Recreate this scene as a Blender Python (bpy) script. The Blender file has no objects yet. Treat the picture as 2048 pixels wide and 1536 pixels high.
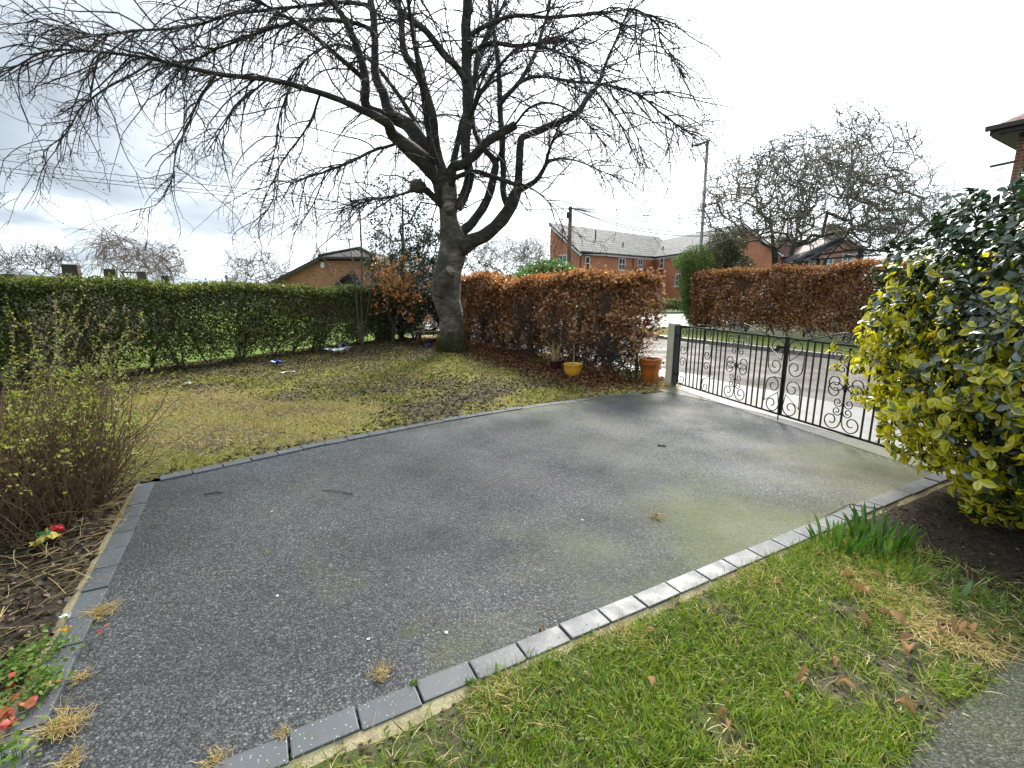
import bpy, bmesh, math, random
import numpy as np
from mathutils import Vector, Matrix
random.seed(7)
RNG = np.random.default_rng(7)
R = math.radians
scene = bpy.context.scene
COL = scene.collection

# ------------------------------------------------------------------ camera
CAM_H, FPX, HZ = 1.40, 944.0, 580.0
PITCH = math.atan((768 - HZ) / FPX)
cam_d = bpy.data.cameras.new('camera')
cam_d.sensor_width = 36.0
cam_d.lens = 36.0 * FPX / 2048.0
cam_d.clip_start, cam_d.clip_end = 0.05, 3000
cam = bpy.data.objects.new('camera', cam_d)
cam.location = (0, 0, CAM_H)
cam.rotation_euler = (R(90) - PITCH, 0, 0)
COL.objects.link(cam)
scene.camera = cam

# ------------------------------------------------------------------ light
SUN_AZ, SUN_EL = 16.0, 40.0            # degrees right of straight ahead, above horizon
scene.view_settings.view_transform = 'Standard'
scene.view_settings.look = 'None'
scene.view_settings.gamma = 1
scene.view_settings.use_curve_mapping = False
scene.view_settings.exposure = 2.0

world = bpy.data.worlds.new('World')
scene.world = world
world.use_nodes = True
nt = world.node_tree
nt.nodes.clear()
def wn(t, **k):
    n = nt.nodes.new(t)
    for a, b in k.items(): setattr(n, a, b)
    return n
wout = wn('ShaderNodeOutputWorld')
sky = wn('ShaderNodeTexSky', sky_type='NISHITA', sun_disc=False)
sky.sun_elevation = R(SUN_EL); sky.sun_rotation = R(SUN_AZ)
sky.air_density = 1.0; sky.dust_density = 1.2; sky.ozone_density = 1.0
bg_sky = wn('ShaderNodeBackground'); bg_sky.inputs['Strength'].default_value = 0.10
nt.links.new(sky.outputs[0], bg_sky.inputs[0])
tc = wn('ShaderNodeTexCoord')
sep = wn('ShaderNodeSeparateXYZ'); nt.links.new(tc.outputs['Generated'], sep.inputs[0])
zc = wn('ShaderNodeMath', operation='MAXIMUM'); nt.links.new(sep.outputs['Z'], zc.inputs[0]); zc.inputs[1].default_value = 0.0
za = wn('ShaderNodeMath', operation='ADD'); nt.links.new(zc.outputs[0], za.inputs[0]); za.inputs[1].default_value = 0.22
dx = wn('ShaderNodeMath', operation='DIVIDE'); nt.links.new(sep.outputs['X'], dx.inputs[0]); nt.links.new(za.outputs[0], dx.inputs[1])
dy = wn('ShaderNodeMath', operation='DIVIDE'); nt.links.new(sep.outputs['Y'], dy.inputs[0]); nt.links.new(za.outputs[0], dy.inputs[1])
cmb = wn('ShaderNodeCombineXYZ'); nt.links.new(dx.outputs[0], cmb.inputs[0]); nt.links.new(dy.outputs[0], cmb.inputs[1])
cmap = wn('ShaderNodeMapping'); cmap.inputs['Location'].default_value = (3.1, 1.7, 0.4); nt.links.new(cmb.outputs[0], cmap.inputs[0])
n1 = wn('ShaderNodeTexNoise'); n1.inputs['Scale'].default_value = 0.95; n1.inputs['Detail'].default_value = 7; n1.inputs['Roughness'].default_value = 0.52; n1.inputs['Distortion'].default_value = 0.35
nt.links.new(cmap.outputs[0], n1.inputs['Vector'])
# thickness -> grey-blue undersides and white thin cloud
ramp = wn('ShaderNodeValToRGB'); nt.links.new(n1.outputs['Fac'], ramp.inputs[0])
e = ramp.color_ramp.elements
e[0].position = 0.36; e[0].color = (0.275, 0.345, 0.385, 1)
e[1].position = 0.68; e[1].color = (0.095, 0.115, 0.140, 1)
m = e.new(0.47); m.color = (0.325, 0.362, 0.380, 1)
m = e.new(0.56); m.color = (0.165, 0.192, 0.218, 1)
# sunlight glowing through the cloud around the sun's direction
sd = (math.sin(R(SUN_AZ)) * math.cos(R(SUN_EL)), math.cos(R(SUN_AZ)) * math.cos(R(SUN_EL)), math.sin(R(SUN_EL)))
dot = wn('ShaderNodeVectorMath', operation='DOT_PRODUCT'); nt.links.new(tc.outputs['Generated'], dot.inputs[0]); dot.inputs[1].default_value = sd
dcl = wn('ShaderNodeMath', operation='MAXIMUM'); nt.links.new(dot.outputs['Value'], dcl.inputs[0]); dcl.inputs[1].default_value = 0
dp = wn('ShaderNodeMath', operation='POWER'); nt.links.new(dcl.outputs[0], dp.inputs[0]); dp.inputs[1].default_value = 4.0
dm = wn('ShaderNodeMath', operation='MULTIPLY'); nt.links.new(dp.outputs[0], dm.inputs[0]); dm.inputs[1].default_value = 0.46
glow = wn('ShaderNodeMix', data_type='RGBA', blend_type='ADD'); glow.inputs[0].default_value = 1.0
nt.links.new(ramp.outputs[0], glow.inputs[6])
gcol = wn('ShaderNodeCombineColor')
for i in range(3): nt.links.new(dm.outputs[0], gcol.inputs[i])
nt.links.new(gcol.outputs[0], glow.inputs[7])
bg_cl = wn('ShaderNodeBackground'); bg_cl.inputs['Strength'].default_value = 1.0
nt.links.new(glow.outputs[2], bg_cl.inputs[0])
cov = wn('ShaderNodeMapRange'); nt.links.new(n1.outputs['Fac'], cov.inputs[0])
cov.inputs[1].default_value = 0.30; cov.inputs[2].default_value = 0.45; cov.inputs[3].default_value = 0.75; cov.inputs[4].default_value = 1.0
mx = wn('ShaderNodeMixShader'); nt.links.new(cov.outputs[0], mx.inputs[0]); nt.links.new(bg_sky.outputs[0], mx.inputs[1]); nt.links.new(bg_cl.outputs[0], mx.inputs[2])
nt.links.new(mx.outputs[0], wout.inputs[0])

sun_d = bpy.data.lights.new('sun', 'SUN')
sun_d.energy = 1.5; sun_d.angle = R(14); sun_d.color = (1.0, 0.95, 0.86)
sun = bpy.data.objects.new('sun', sun_d)
sun.rotation_euler = Vector((-sd[0], -sd[1], -sd[2])).to_track_quat('-Z', 'Y').to_euler()
sun.location = (5, 10, 20)
COL.objects.link(sun)

# ------------------------------------------------------------------ picture <-> place
CP, SP = math.cos(PITCH), math.sin(PITCH)
def ray(px, py):
    a = (px - 1024) / FPX; b = (768 - py) / FPX
    return Vector((a, CP + b * SP, -SP + b * CP))
def gp(px, py, z=0.0):                       # point at height z seen at a pixel
    d = ray(px, py); t = (z - CAM_H) / d.z
    return Vector((d.x * t, d.y * t, z))
def at(px, py, D):                           # point D metres ahead seen at a pixel
    d = ray(px, py); t = D / d.y
    return Vector((d.x * t, D, CAM_H + d.z * t))
def rayplane(px, py, P, n):
    d = ray(px, py); o = Vector((0, 0, CAM_H))
    t = (P - o).dot(n) / d.dot(n)
    return o + d * t

# ------------------------------------------------------------------ materials
def M(name):
    m = bpy.data.materials.new(name); m.use_nodes = True
    t = m.node_tree; t.nodes.clear()
    return m, t
class NT:
    def __init__(s, name):
        s.m, s.t = M(name); s.out = s.n('ShaderNodeOutputMaterial')
        s.tc = s.n('ShaderNodeTexCoord'); s.co = s.tc.outputs['Object']
    def n(s, typ, **k):
        x = s.t.nodes.new(typ)
        for a, b in k.items(): setattr(x, a, b)
        return x
    def l(s, a, b): s.t.links.new(a, b)
    def world(s):
        g = s.n('ShaderNodeNewGeometry'); s.co = g.outputs['Position']; return s
    def noise(s, scale, detail=4, rough=0.55, co=None, dist=0):
        x = s.n('ShaderNodeTexNoise'); x.inputs['Scale'].default_value = scale; x.inputs['Detail'].default_value = detail
        x.inputs['Roughness'].default_value = rough; x.inputs['Distortion'].default_value = dist
        s.l(co or s.co, x.inputs['Vector']); return x.outputs['Fac']
    def vor(s, scale, feature='F1', out='Distance', co=None):
        x = s.n('ShaderNodeTexVoronoi', feature=feature); x.inputs['Scale'].default_value = scale
        s.l(co or s.co, x.inputs['Vector']); return x.outputs[out]
    def ramp(s, fac, stops, interp='LINEAR'):
        x = s.n('ShaderNodeValToRGB'); x.color_ramp.interpolation = interp
        el = x.color_ramp.elements
        while len(el) < len(stops): el.new(0.5)
        for q, (p, c) in zip(el, stops):
            q.position = p; q.color = (*c, 1) if len(c) == 3 else c
        s.l(fac, x.inputs[0]); return x.outputs[0]
    def rng(s, v, a, b, c=0.0, d=1.0):
        x = s.n('ShaderNodeMapRange'); s.l(v, x.inputs[0])
        for i, q in enumerate((a, b, c, d)): x.inputs[i + 1].default_value = q
        return x.outputs[0]
    def mix(s, fac, a, b, blend='MIX'):
        x = s.n('ShaderNodeMix', data_type='RGBA', blend_type=blend)
        if isinstance(fac, (int, float)): x.inputs[0].default_value = fac
        else: s.l(fac, x.inputs[0])
        for i, q in ((6, a), (7, b)):
            if isinstance(q, tuple): x.inputs[i].default_value = (*q, 1)
            else: s.l(q, x.inputs[i])
        return x.outputs[2]
    def math(s, op, a, b=0.5):
        x = s.n('ShaderNodeMath', operation=op)
        for i, q in enumerate((a, b)):
            if isinstance(q, (int, float)): x.inputs[i].default_value = q
            else: s.l(q, x.inputs[i])
        return x.outputs[0]
    def island(s):
        return s.n('ShaderNodeNewGeometry').outputs['Random Per Island']
    def objrand(s):
        return s.n('ShaderNodeObjectInfo').outputs['Random']
    def bump(s, h, strength=0.3, dist=0.01):
        x = s.n('ShaderNodeBump'); x.inputs['Strength'].default_value = strength; x.inputs['Distance'].default_value = dist
        s.l(h, x.inputs['Height']); return x.outputs[0]
    def pbr(s, col, rough=0.6, bump=None, metal=0, spec=0.5, coat=0):
        p = s.n('ShaderNodeBsdfPrincipled')
        if isinstance(col, tuple): p.inputs['Base Color'].default_value = (*col, 1)
        else: s.l(col, p.inputs['Base Color'])
        if isinstance(rough, (int, float)): p.inputs['Roughness'].default_value = rough
        else: s.l(rough, p.inputs['Roughness'])
        p.inputs['Metallic'].default_value = metal
        p.inputs['Specular IOR Level'].default_value = spec
        p.inputs['Coat Weight'].default_value = coat
        if bump is not None: s.l(bump, p.inputs['Normal'])
        s.l(p.outputs[0], s.out.inputs[0]); return s.m
    def leaf(s, col, trans=None, rough=0.4, tw=0.45, gloss=0.06):
        d = s.n('ShaderNodeBsdfDiffuse'); t = s.n('ShaderNodeBsdfTranslucent'); g = s.n('ShaderNodeBsdfGlossy')
        g.inputs['Roughness'].default_value = rough; g.inputs['Color'].default_value = (1, 1, 1, 1)
        s.l(col, d.inputs[0]); s.l(trans or col, t.inputs[0])
        m1 = s.n('ShaderNodeMixShader'); m1.inputs[0].default_value = tw; s.l(d.outputs[0], m1.inputs[1]); s.l(t.outputs[0], m1.inputs[2])
        m2 = s.n('ShaderNodeMixShader'); m2.inputs[0].default_value = gloss; s.l(m1.outputs[0], m2.inputs[1]); s.l(g.outputs[0], m2.inputs[2])
        s.l(m2.outputs[0], s.out.inputs[0]); return s.m

def leafmat(name, stops, rough=0.4, tw=0.4, gloss=0.06):
    t = NT(name); c = t.ramp(t.island(), stops); return t.leaf(c, rough=rough, tw=tw, gloss=gloss)
def plain(name, col, rough=0.6, var=0.25, scale=8, bs=0.15, spec=0.5, metal=0, bscale=40):
    t = NT(name); n = t.noise(scale, 5)
    dark = tuple(c * (1 - var) for c in col); lite = tuple(min(1, c * (1 + var)) for c in col)
    return t.pbr(t.ramp(n, [(0.3, dark), (0.7, lite)]), rough, t.bump(t.noise(bscale, 4), bs, 0.01), metal, spec)

MAT = {}
# --- tarmac of the drive: stone chips, worn pale patches, green algae along the edges
def tarmac(name, base=(0.052, 0.054, 0.056), moss=None, chip=115, wet=0.5, mossamt=1.0):
    t = NT(name).world()
    v = t.n('ShaderNodeTexVoronoi', distance='MANHATTAN'); v.inputs['Scale'].default_value = chip; t.l(t.co, v.inputs['Vector'])
    v2 = t.n('ShaderNodeTexVoronoi'); v2.inputs['Scale'].default_value = chip * 0.55; t.l(t.co, v2.inputs['Vector'])
    hsv = t.n('ShaderNodeSeparateColor'); t.l(v.outputs['Color'], hsv.inputs[0])
    b = base
    chipc = t.ramp(hsv.outputs[0], [(0.0, tuple(c * 0.40 for c in b)), (0.45, tuple(c * 0.95 for c in b)), (0.86, tuple(c * 1.7 for c in b)), (0.97, tuple(c * 2.1 for c in b)), (1.0, tuple(c * 3.6 for c in b))])
    gap = t.rng(v.outputs['Distance'], 0.50, 1.0, 1.0, 0.28)
    big = t.noise(0.9, 5, 0.6)
    wear = t.rng(big, 0.38, 0.66, 0.72, 1.35)
    c = t.mix(1.0, chipc, gap, 'MULTIPLY'); c = t.mix(1.0, c, wear, 'MULTIPLY')
    if moss:
        mn = t.noise(1.15, 6, 0.62, dist=0.3); mn2 = t.noise(26, 4, 0.7)
        # algae keeps to the end by the gate and the shaded strip along the near kerb
        pos = t.n('ShaderNodeSeparateXYZ'); t.l(t.co, pos.inputs[0])
        ux = t.math('ADD', t.math('MULTIPLY', pos.outputs[0], 0.877), t.math('MULTIPLY', pos.outputs[1], 0.48))
        vx = t.math('ADD', t.math('MULTIPLY', pos.outputs[0], -0.48), t.math('MULTIPLY', pos.outputs[1], 0.877))
        e1 = t.rng(ux, 1.2, 4.2, 0.0, 1.0)
        e2 = t.rng(vx, 1.43, 2.6, 1.0, 0.0)
        e3 = t.rng(vx, 4.2, 4.9, 0.0, 0.75)
        side = t.math('MAXIMUM', e2, e3)
        e = t.math('ADD', t.math('MULTIPLY', side, t.rng(ux, 0.4, 2.6, 0.25, 1.0)), t.math('MULTIPLY', e1, 0.18))
        mm = t.math('ADD', t.math('MULTIPLY', e, 0.34), mn)
        fac = t.rng(t.math('ADD', mm, t.math('MULTIPLY', t.math('SUBTRACT', mn2, 0.5), 0.25)), 0.58, 0.84, 0.0, 0.66 * mossamt)
        mcol = t.mix(mn2, (0.06, 0.075, 0.016), (0.17, 0.18, 0.045))
        c = t.mix(fac, c, mcol)
        soilf = t.rng(t.noise(3.0, 5), 0.68, 0.8, 0.0, 0.35)
        c = t.mix(soilf, c, (0.05, 0.045, 0.035))
    hgt = t.math('SUBTRACT', 1.0, v.outputs['Distance'])
    hgt = t.math('ADD', hgt, t.math('MULTIPLY', v2.outputs['Distance'], -0.4))
    rgh = t.rng(t.noise(1.6, 4), 0.35, 0.65, wet, wet + 0.25)
    return t.pbr(c, rgh, t.bump(hgt, 0.55, 0.005), spec=0.5)
MAT['tarmac'] = tarmac('drive_tarmac', (0.078, 0.081, 0.083), moss=True, chip=118, wet=0.50)
MAT['path'] = tarmac('path_tarmac', (0.070, 0.068, 0.062), moss=True, chip=115, wet=0.65, mossamt=0.35)
MAT['road'] = tarmac('road_asphalt', (0.098, 0.080, 0.066), chip=60, wet=0.60)
MAT['sideroad'] = tarmac('side_road_asphalt', (0.085, 0.085, 0.085), chip=60, wet=0.22)
def concrete(name, base, rough=0.6, green=0.3):
    t = NT(name).world()
    a = t.noise(2.2, 6, 0.65); b = t.noise(70, 4, 0.7)
    c = t.ramp(a, [(0.3, tuple(x * 0.62 for x in base)), (0.55, base), (0.75, tuple(x * 1.2 for x in base))])
    c = t.mix(0.5, c, t.ramp(b, [(0.3, (0.25, 0.25, 0.25)), (0.7, (0.8, 0.8, 0.8))]), 'OVERLAY')
    c = t.mix(t.rng(t.noise(3.3, 5), 0.52, 0.72, 0, green), c, (0.10, 0.115, 0.03))
    return t.pbr(c, rough, t.bump(b, 0.35, 0.006))
MAT['apron'] = concrete('apron_concrete', (0.20, 0.195, 0.18), 0.55, 0.6)
MAT['pave'] = concrete('pavement_concrete', (0.19, 0.185, 0.178), 0.48, 0.2)
MAT['kerbstone'] = concrete('kerb_stone_concrete', (0.23, 0.22, 0.20), 0.45, 0.25)
MAT['post'] = concrete('post_concrete', (0.66, 0.59, 0.44), 0.8, 0.15)
# kerb blocks: charcoal, white flecks
t = NT('charcoal_block').world()
v = t.n('ShaderNodeTexVoronoi'); v.inputs['Scale'].default_value = 150; t.l(t.co, v.inputs['Vector'])
sc = t.n('ShaderNodeSeparateColor'); t.l(v.outputs['Color'], sc.inputs[0])
fl = t.math('MULTIPLY', t.rng(sc.outputs[1], 0.87, 0.9), t.rng(v.outputs['Distance'], 0.22, 0.34, 1, 0))
fl = t.math('MULTIPLY', fl, t.rng(t.noise(2.2, 3), 0.4, 0.55, 0.25, 1))
base = t.mix(t.noise(6, 5, 0.65), (0.045, 0.050, 0.055), (0.125, 0.132, 0.140))
base = t.mix(t.rng(t.objrand(), 0, 1, 0, 0.35), base, (0.13, 0.135, 0.14))
base = t.mix(t.rng(t.noise(14, 5, 0.7), 0.58, 0.78, 0, 0.5), base, (0.06, 0.062, 0.04))
MAT['block'] = t.pbr(t.mix(fl, base, (0.60, 0.60, 0.58)), t.rng(t.noise(9, 4), 0.3, 0.7, 0.34, 0.6), t.bump(t.noise(160, 4, 0.7), 0.25, 0.003))
t = NT('cream_mortar').world()
c = t.ramp(t.noise(7, 6, 0.7), [(0.3, (0.16, 0.12, 0.07)), (0.5, (0.42, 0.345, 0.20)), (0.75, (0.52, 0.45, 0.29))])
MAT['mortar'] = t.pbr(c, 0.85, t.bump(t.noise(45, 5, 0.7), 0.7, 0.012))
# soils
def soil(name, a, b, c3, green=None, gs=1.6, gthr=(0.5, 0.62), bs=0.9):
    t = NT(name).world()
    n = t.noise(5, 7, 0.7); f = t.noise(48, 5, 0.72)
    c = t.ramp(f, [(0.28, a), (0.5, b), (0.72, c3)])
    c = t.mix(0.5, c, t.ramp(n, [(0.3, (0.3, 0.3, 0.3)), (0.7, (0.75, 0.75, 0.75))]), 'OVERLAY')
    if green: c = t.mix(t.math('MULTIPLY', t.rng(t.noise(gs, 6, 0.65, dist=0.4), gthr[0], gthr[1]), t.rng(f, 0.35, 0.6, 0.45, 1)), c, green)
    return t.pbr(c, 0.9, t.bump(t.math('ADD', f, t.math('MULTIPLY', n, 1.5)), bs, 0.03), spec=0.25)
MAT['soil'] = soil('garden_soil', (0.020, 0.015, 0.010), (0.060, 0.045, 0.030), (0.12, 0.095, 0.065))
MAT['lawnsoil'] = soil('mossy_ground', (0.035, 0.028, 0.018), (0.16, 0.13, 0.075), (0.33, 0.27, 0.155), (0.34, 0.32, 0.06), 1.3, (0.42, 0.58))
MAT['frontsoil'] = soil('front_lawn_soil', (0.035, 0.028, 0.020), (0.11, 0.092, 0.066), (0.21, 0.18, 0.135), (0.11, 0.15, 0.025), 2.2, (0.42, 0.56))
MAT['far_ground'] = soil('far_ground', (0.03, 0.035, 0.015), (0.06, 0.07, 0.03), (0.10, 0.11, 0.05), (0.06, 0.10, 0.02), 0.2, (0.4, 0.6), 0.3)
MAT['verge'] = soil('verge_grass', (0.05, 0.06, 0.015), (0.12, 0.14, 0.035), (0.19, 0.20, 0.07), (0.16, 0.19, 0.03), 1.2, (0.4, 0.6))
MAT['green_lawn'] = soil('neighbour_lawn', (0.06, 0.10, 0.012), (0.13, 0.20, 0.025), (0.20, 0.28, 0.05), (0.16, 0.26, 0.03), 1.2, (0.4, 0.6))
# bark
def bark(name, a, b, c3, mossc=None, moss=0.0, sc=1.0):
    t = NT(name).world()
    mp = t.n('ShaderNodeMapping'); mp.inputs['Scale'].default_value = (1, 1, 2.4); t.l(t.co, mp.inputs[0])
    h = t.noise(7 * sc, 6, 0.68, co=mp.outputs[0]); f = t.noise(38 * sc, 5, 0.7)
    g = t.noise(2.2, 4)
    c = t.ramp(h, [(0.3, a), (0.52, b), (0.74, c3)])
    c = t.mix(t.rng(g, 0.40, 0.62, 0.0, 0.8), c, a)
    c = t.mix(t.rng(f, 0.6, 0.75, 0, 0.5), c, c3)
    if mossc: c = t.mix(t.rng(t.noise(3.4, 6, 0.65), 0.55, 0.70, 0, moss), c, mossc)
    return t.pbr(c, 0.72, t.bump(t.math('ADD', h, t.math('MULTIPLY', f, 0.5)), 1.0, 0.05), spec=0.35)
MAT['bark'] = bark('cherry_bark', (0.040, 0.034, 0.027), (0.16, 0.138, 0.108), (0.38, 0.34, 0.28), (0.075, 0.075, 0.022), 0.6)
MAT['limb'] = bark('cherry_limb_bark', (0.018, 0.015, 0.013), (0.068, 0.058, 0.047), (0.19, 0.168, 0.135), (0.06, 0.06, 0.022), 0.35)
MAT['twig'] = plain('cherry_twig', (0.035, 0.027, 0.026), 0.6, 0.35, 6, 0.1)
MAT['stem'] = plain('hedge_stem', (0.075, 0.058, 0.042), 0.8, 0.4, 10, 0.3)
MAT['greystem'] = bark('grey_stem', (0.06, 0.052, 0.042), (0.13, 0.115, 0.09), (0.22, 0.20, 0.16), (0.11, 0.12, 0.04), 0.5)
MAT['tanstem'] = bark('tan_stem', (0.09, 0.07, 0.045), (0.19, 0.15, 0.095), (0.30, 0.25, 0.17), (0.13, 0.13, 0.05), 0.4)
MAT['appletwig'] = plain('apple_twig', (0.15, 0.142, 0.10), 0.8, 0.45, 1.2, 0.2)
MAT['greytwig'] = plain('grey_twig', (0.105, 0.098, 0.085), 0.8, 0.35, 1.0, 0.2)
MAT['pinktwig'] = plain('pink_twig', (0.16, 0.115, 0.105), 0.8, 0.3, 0.6, 0.1)
MAT['palebark'] = plain('pale_bark', (0.34, 0.30, 0.25), 0.8, 0.4, 2.5, 0.3)
MAT['beechtwig'] = plain('beech_twig', (0.075, 0.052, 0.036), 0.75, 0.4, 8, 0.1)
MAT['shrubstem'] = plain('shrub_stem', (0.145, 0.085, 0.046), 0.75, 0.45, 9, 0.1)
MAT['cutwood'] = plain('cut_wood', (0.22, 0.19, 0.145), 0.8, 0.35, 14, 0.5)
MAT['moss'] = leafmat('moss', [(0, (0.05, 0.055, 0.010)), (0.5, (0.11, 0.125, 0.018)), (1, (0.18, 0.19, 0.03))], 0.7, 0.2, 0.01)
# foliage
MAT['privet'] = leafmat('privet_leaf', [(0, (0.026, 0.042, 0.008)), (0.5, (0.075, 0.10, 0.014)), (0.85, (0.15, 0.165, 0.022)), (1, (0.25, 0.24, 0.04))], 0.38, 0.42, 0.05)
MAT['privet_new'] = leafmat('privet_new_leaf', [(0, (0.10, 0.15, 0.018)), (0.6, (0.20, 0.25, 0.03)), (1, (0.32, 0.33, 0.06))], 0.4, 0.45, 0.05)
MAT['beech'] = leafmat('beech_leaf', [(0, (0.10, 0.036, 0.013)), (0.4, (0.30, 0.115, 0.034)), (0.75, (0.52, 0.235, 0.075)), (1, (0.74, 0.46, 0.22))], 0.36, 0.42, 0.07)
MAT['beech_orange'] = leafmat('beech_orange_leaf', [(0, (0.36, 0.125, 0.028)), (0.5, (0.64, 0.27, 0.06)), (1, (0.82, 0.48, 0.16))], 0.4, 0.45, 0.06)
MAT['holly'] = leafmat('holly_leaf', [(0, (0.014, 0.028, 0.012)), (0.6, (0.032, 0.060, 0.020)), (1, (0.075, 0.11, 0.035))], 0.25, 0.25, 0.12)
MAT['conifer'] = leafmat('conifer_spray', [(0, (0.04, 0.09, 0.018)), (0.6, (0.10, 0.18, 0.03)), (1, (0.20, 0.28, 0.05))], 0.5, 0.45, 0.03)
MAT['ivy'] = leafmat('ivy_leaf', [(0, (0.035, 0.05, 0.018)), (0.6, (0.075, 0.095, 0.03)), (1, (0.14, 0.15, 0.06))], 0.4, 0.3, 0.06)
MAT['laurel'] = leafmat('laurel_leaf', [(0, (0.05, 0.11, 0.02)), (0.6, (0.11, 0.22, 0.035)), (1, (0.20, 0.33, 0.06))], 0.3, 0.4, 0.08)
MAT['bud'] = leafmat('shrub_leaf', [(0, (0.20, 0.25, 0.02)), (0.6, (0.40, 0.45, 0.045)), (1, (0.62, 0.62, 0.14))], 0.4, 0.45, 0.04)
MAT['cream_bud'] = leafmat('cream_bud', [(0, (0.30, 0.34, 0.08)), (1, (0.66, 0.64, 0.36))], 0.4, 0.4, 0.04)
MAT['grass'] = leafmat('grass_blade', [(0, (0.075, 0.14, 0.008)), (0.45, (0.18, 0.30, 0.016)), (0.8, (0.33, 0.43, 0.04)), (0.93, (0.46, 0.45, 0.10)), (1, (0.46, 0.38, 0.16))], 0.4, 0.42, 0.04)
MAT['weed'] = leafmat('weed_leaf', [(0, (0.07, 0.14, 0.02)), (0.6, (0.15, 0.25, 0.035)), (1, (0.26, 0.33, 0.08))], 0.5, 0.4, 0.015)
MAT['straw'] = leafmat('straw', [(0, (0.34, 0.23, 0.08)), (0.5, (0.62, 0.46, 0.17)), (1, (0.80, 0.66, 0.32))], 0.6, 0.3, 0.03)
MAT['mossblade'] = leafmat('moss_blade', [(0, (0.13, 0.15, 0.012)), (0.5, (0.32, 0.34, 0.03)), (1, (0.54, 0.50, 0.08))], 0.6, 0.35, 0.02)
MAT['litter'] = leafmat('leaf_litter', [(0, (0.022, 0.015, 0.010)), (0.5, (0.060, 0.042, 0.029)), (0.8, (0.12, 0.088, 0.060)), (1, (0.25, 0.20, 0.145))], 0.6, 0.15, 0.012)
MAT['redlitter'] = leafmat('russet_litter', [(0, (0.05, 0.018, 0.010)), (0.5, (0.14, 0.052, 0.026)), (1, (0.30, 0.14, 0.07))], 0.6, 0.2, 0.015)
MAT['daff'] = leafmat('daffodil_leaf', [(0, (0.035, 0.10, 0.012)), (0.6, (0.075, 0.18, 0.020)), (1, (0.14, 0.27, 0.04))], 0.35, 0.4, 0.05)
MAT['redleaf'] = leafmat('red_leaf', [(0, (0.35, 0.04, 0.03)), (0.5, (0.50, 0.09, 0.05)), (1, (0.62, 0.24, 0.06))], 0.45, 0.3, 0.04)
MAT['deadleaf'] = leafmat('dead_leaf', [(0, (0.17, 0.085, 0.035)), (0.5, (0.32, 0.18, 0.08)), (1, (0.46, 0.31, 0.16))], 0.6, 0.3, 0.008)
# variegated evergreen: three leaf kinds, margins through the leaf's own UVs
def euon(name, kind):
    t = NT(name)
    uv = t.n('ShaderNodeSeparateXYZ'); t.l(t.tc.outputs['UV'], uv.inputs[0])
    r = t.math('FRACT', t.math('ADD', t.island(), t.objrand()))
    if kind == 'green':
        c = t.ramp(r, [(0, (0.010, 0.028, 0.010)), (0.6, (0.024, 0.055, 0.016)), (1, (0.060, 0.105, 0.022))])
        return t.leaf(c, rough=0.26, tw=0.22, gloss=0.10)
    yel = t.ramp(r, [(0, (0.62, 0.56, 0.008)), (0.6, (0.82, 0.74, 0.015)), (1, (0.90, 0.82, 0.12))])
    grn = t.ramp(r, [(0, (0.08, 0.13, 0.010)), (1, (0.24, 0.29, 0.02))])
    edge = t.math('ADD', uv.outputs[0], t.math('MULTIPLY', t.math('SUBTRACT', t.noise(40, 3), 0.5), 0.5))
    if kind == 'yellow': f = t.rng(edge, 0.0, 0.55, 0.45, 1.0)
    else: f = t.rng(edge, 0.55, 0.72, 0.0, 1.0)
    return t.leaf(t.mix(f, grn, yel), rough=0.28, tw=0.50, gloss=0.06)
MAT['eu_green'] = euon('evergreen_leaf', 'green'); MAT['eu_yellow'] = euon('golden_leaf', 'yellow'); MAT['eu_var'] = euon('gold_margined_leaf', 'var')
# built things
def brick(name, c1, c2, mort, bw=0.225, bh=0.075, rot=0.0):
    t = NT(name)
    uv = t.tc.outputs['UV']
    b = t.n('ShaderNodeTexBrick'); t.l(uv, b.inputs['Vector'])
    b.inputs['Color1'].default_value = (*c1, 1); b.inputs['Color2'].default_value = (*c2, 1); b.inputs['Mortar'].default_value = (*mort, 1)
    b.inputs['Scale'].default_value = 1; b.inputs['Brick Width'].default_value = bw; b.inputs['Row Height'].default_value = bh
    b.inputs['Mortar Size'].default_value = 0.006; b.inputs['Mortar Smooth'].default_value = 0.2; b.inputs['Bias'].default_value = 0.0
    c = t.mix(0.45, b.outputs['Color'], t.ramp(t.noise(0.8, 6, 0.7), [(0.3, (0.3, 0.3, 0.3)), (0.7, (0.72, 0.72, 0.72))]), 'OVERLAY')
    return t.pbr(c, 0.85, t.bump(t.math('SUBTRACT', 1.0, b.outputs['Fac']), 0.6, 0.01), spec=0.25)
MAT['brick'] = brick('orange_brick', (0.56, 0.225, 0.125), (0.46, 0.165, 0.09), (0.42, 0.27, 0.19))
MAT['brick_b'] = brick('bungalow_brick', (0.46, 0.21, 0.115), (0.35, 0.14, 0.075), (0.38, 0.27, 0.20))
MAT['brick_h'] = brick('house_brick', (0.24, 0.11, 0.068), (0.14, 0.066, 0.048), (0.44, 0.38, 0.27))
MAT['brick_p'] = brick('pink_brick', (0.40, 0.20, 0.15), (0.32, 0.15, 0.11), (0.36, 0.28, 0.22))
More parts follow.
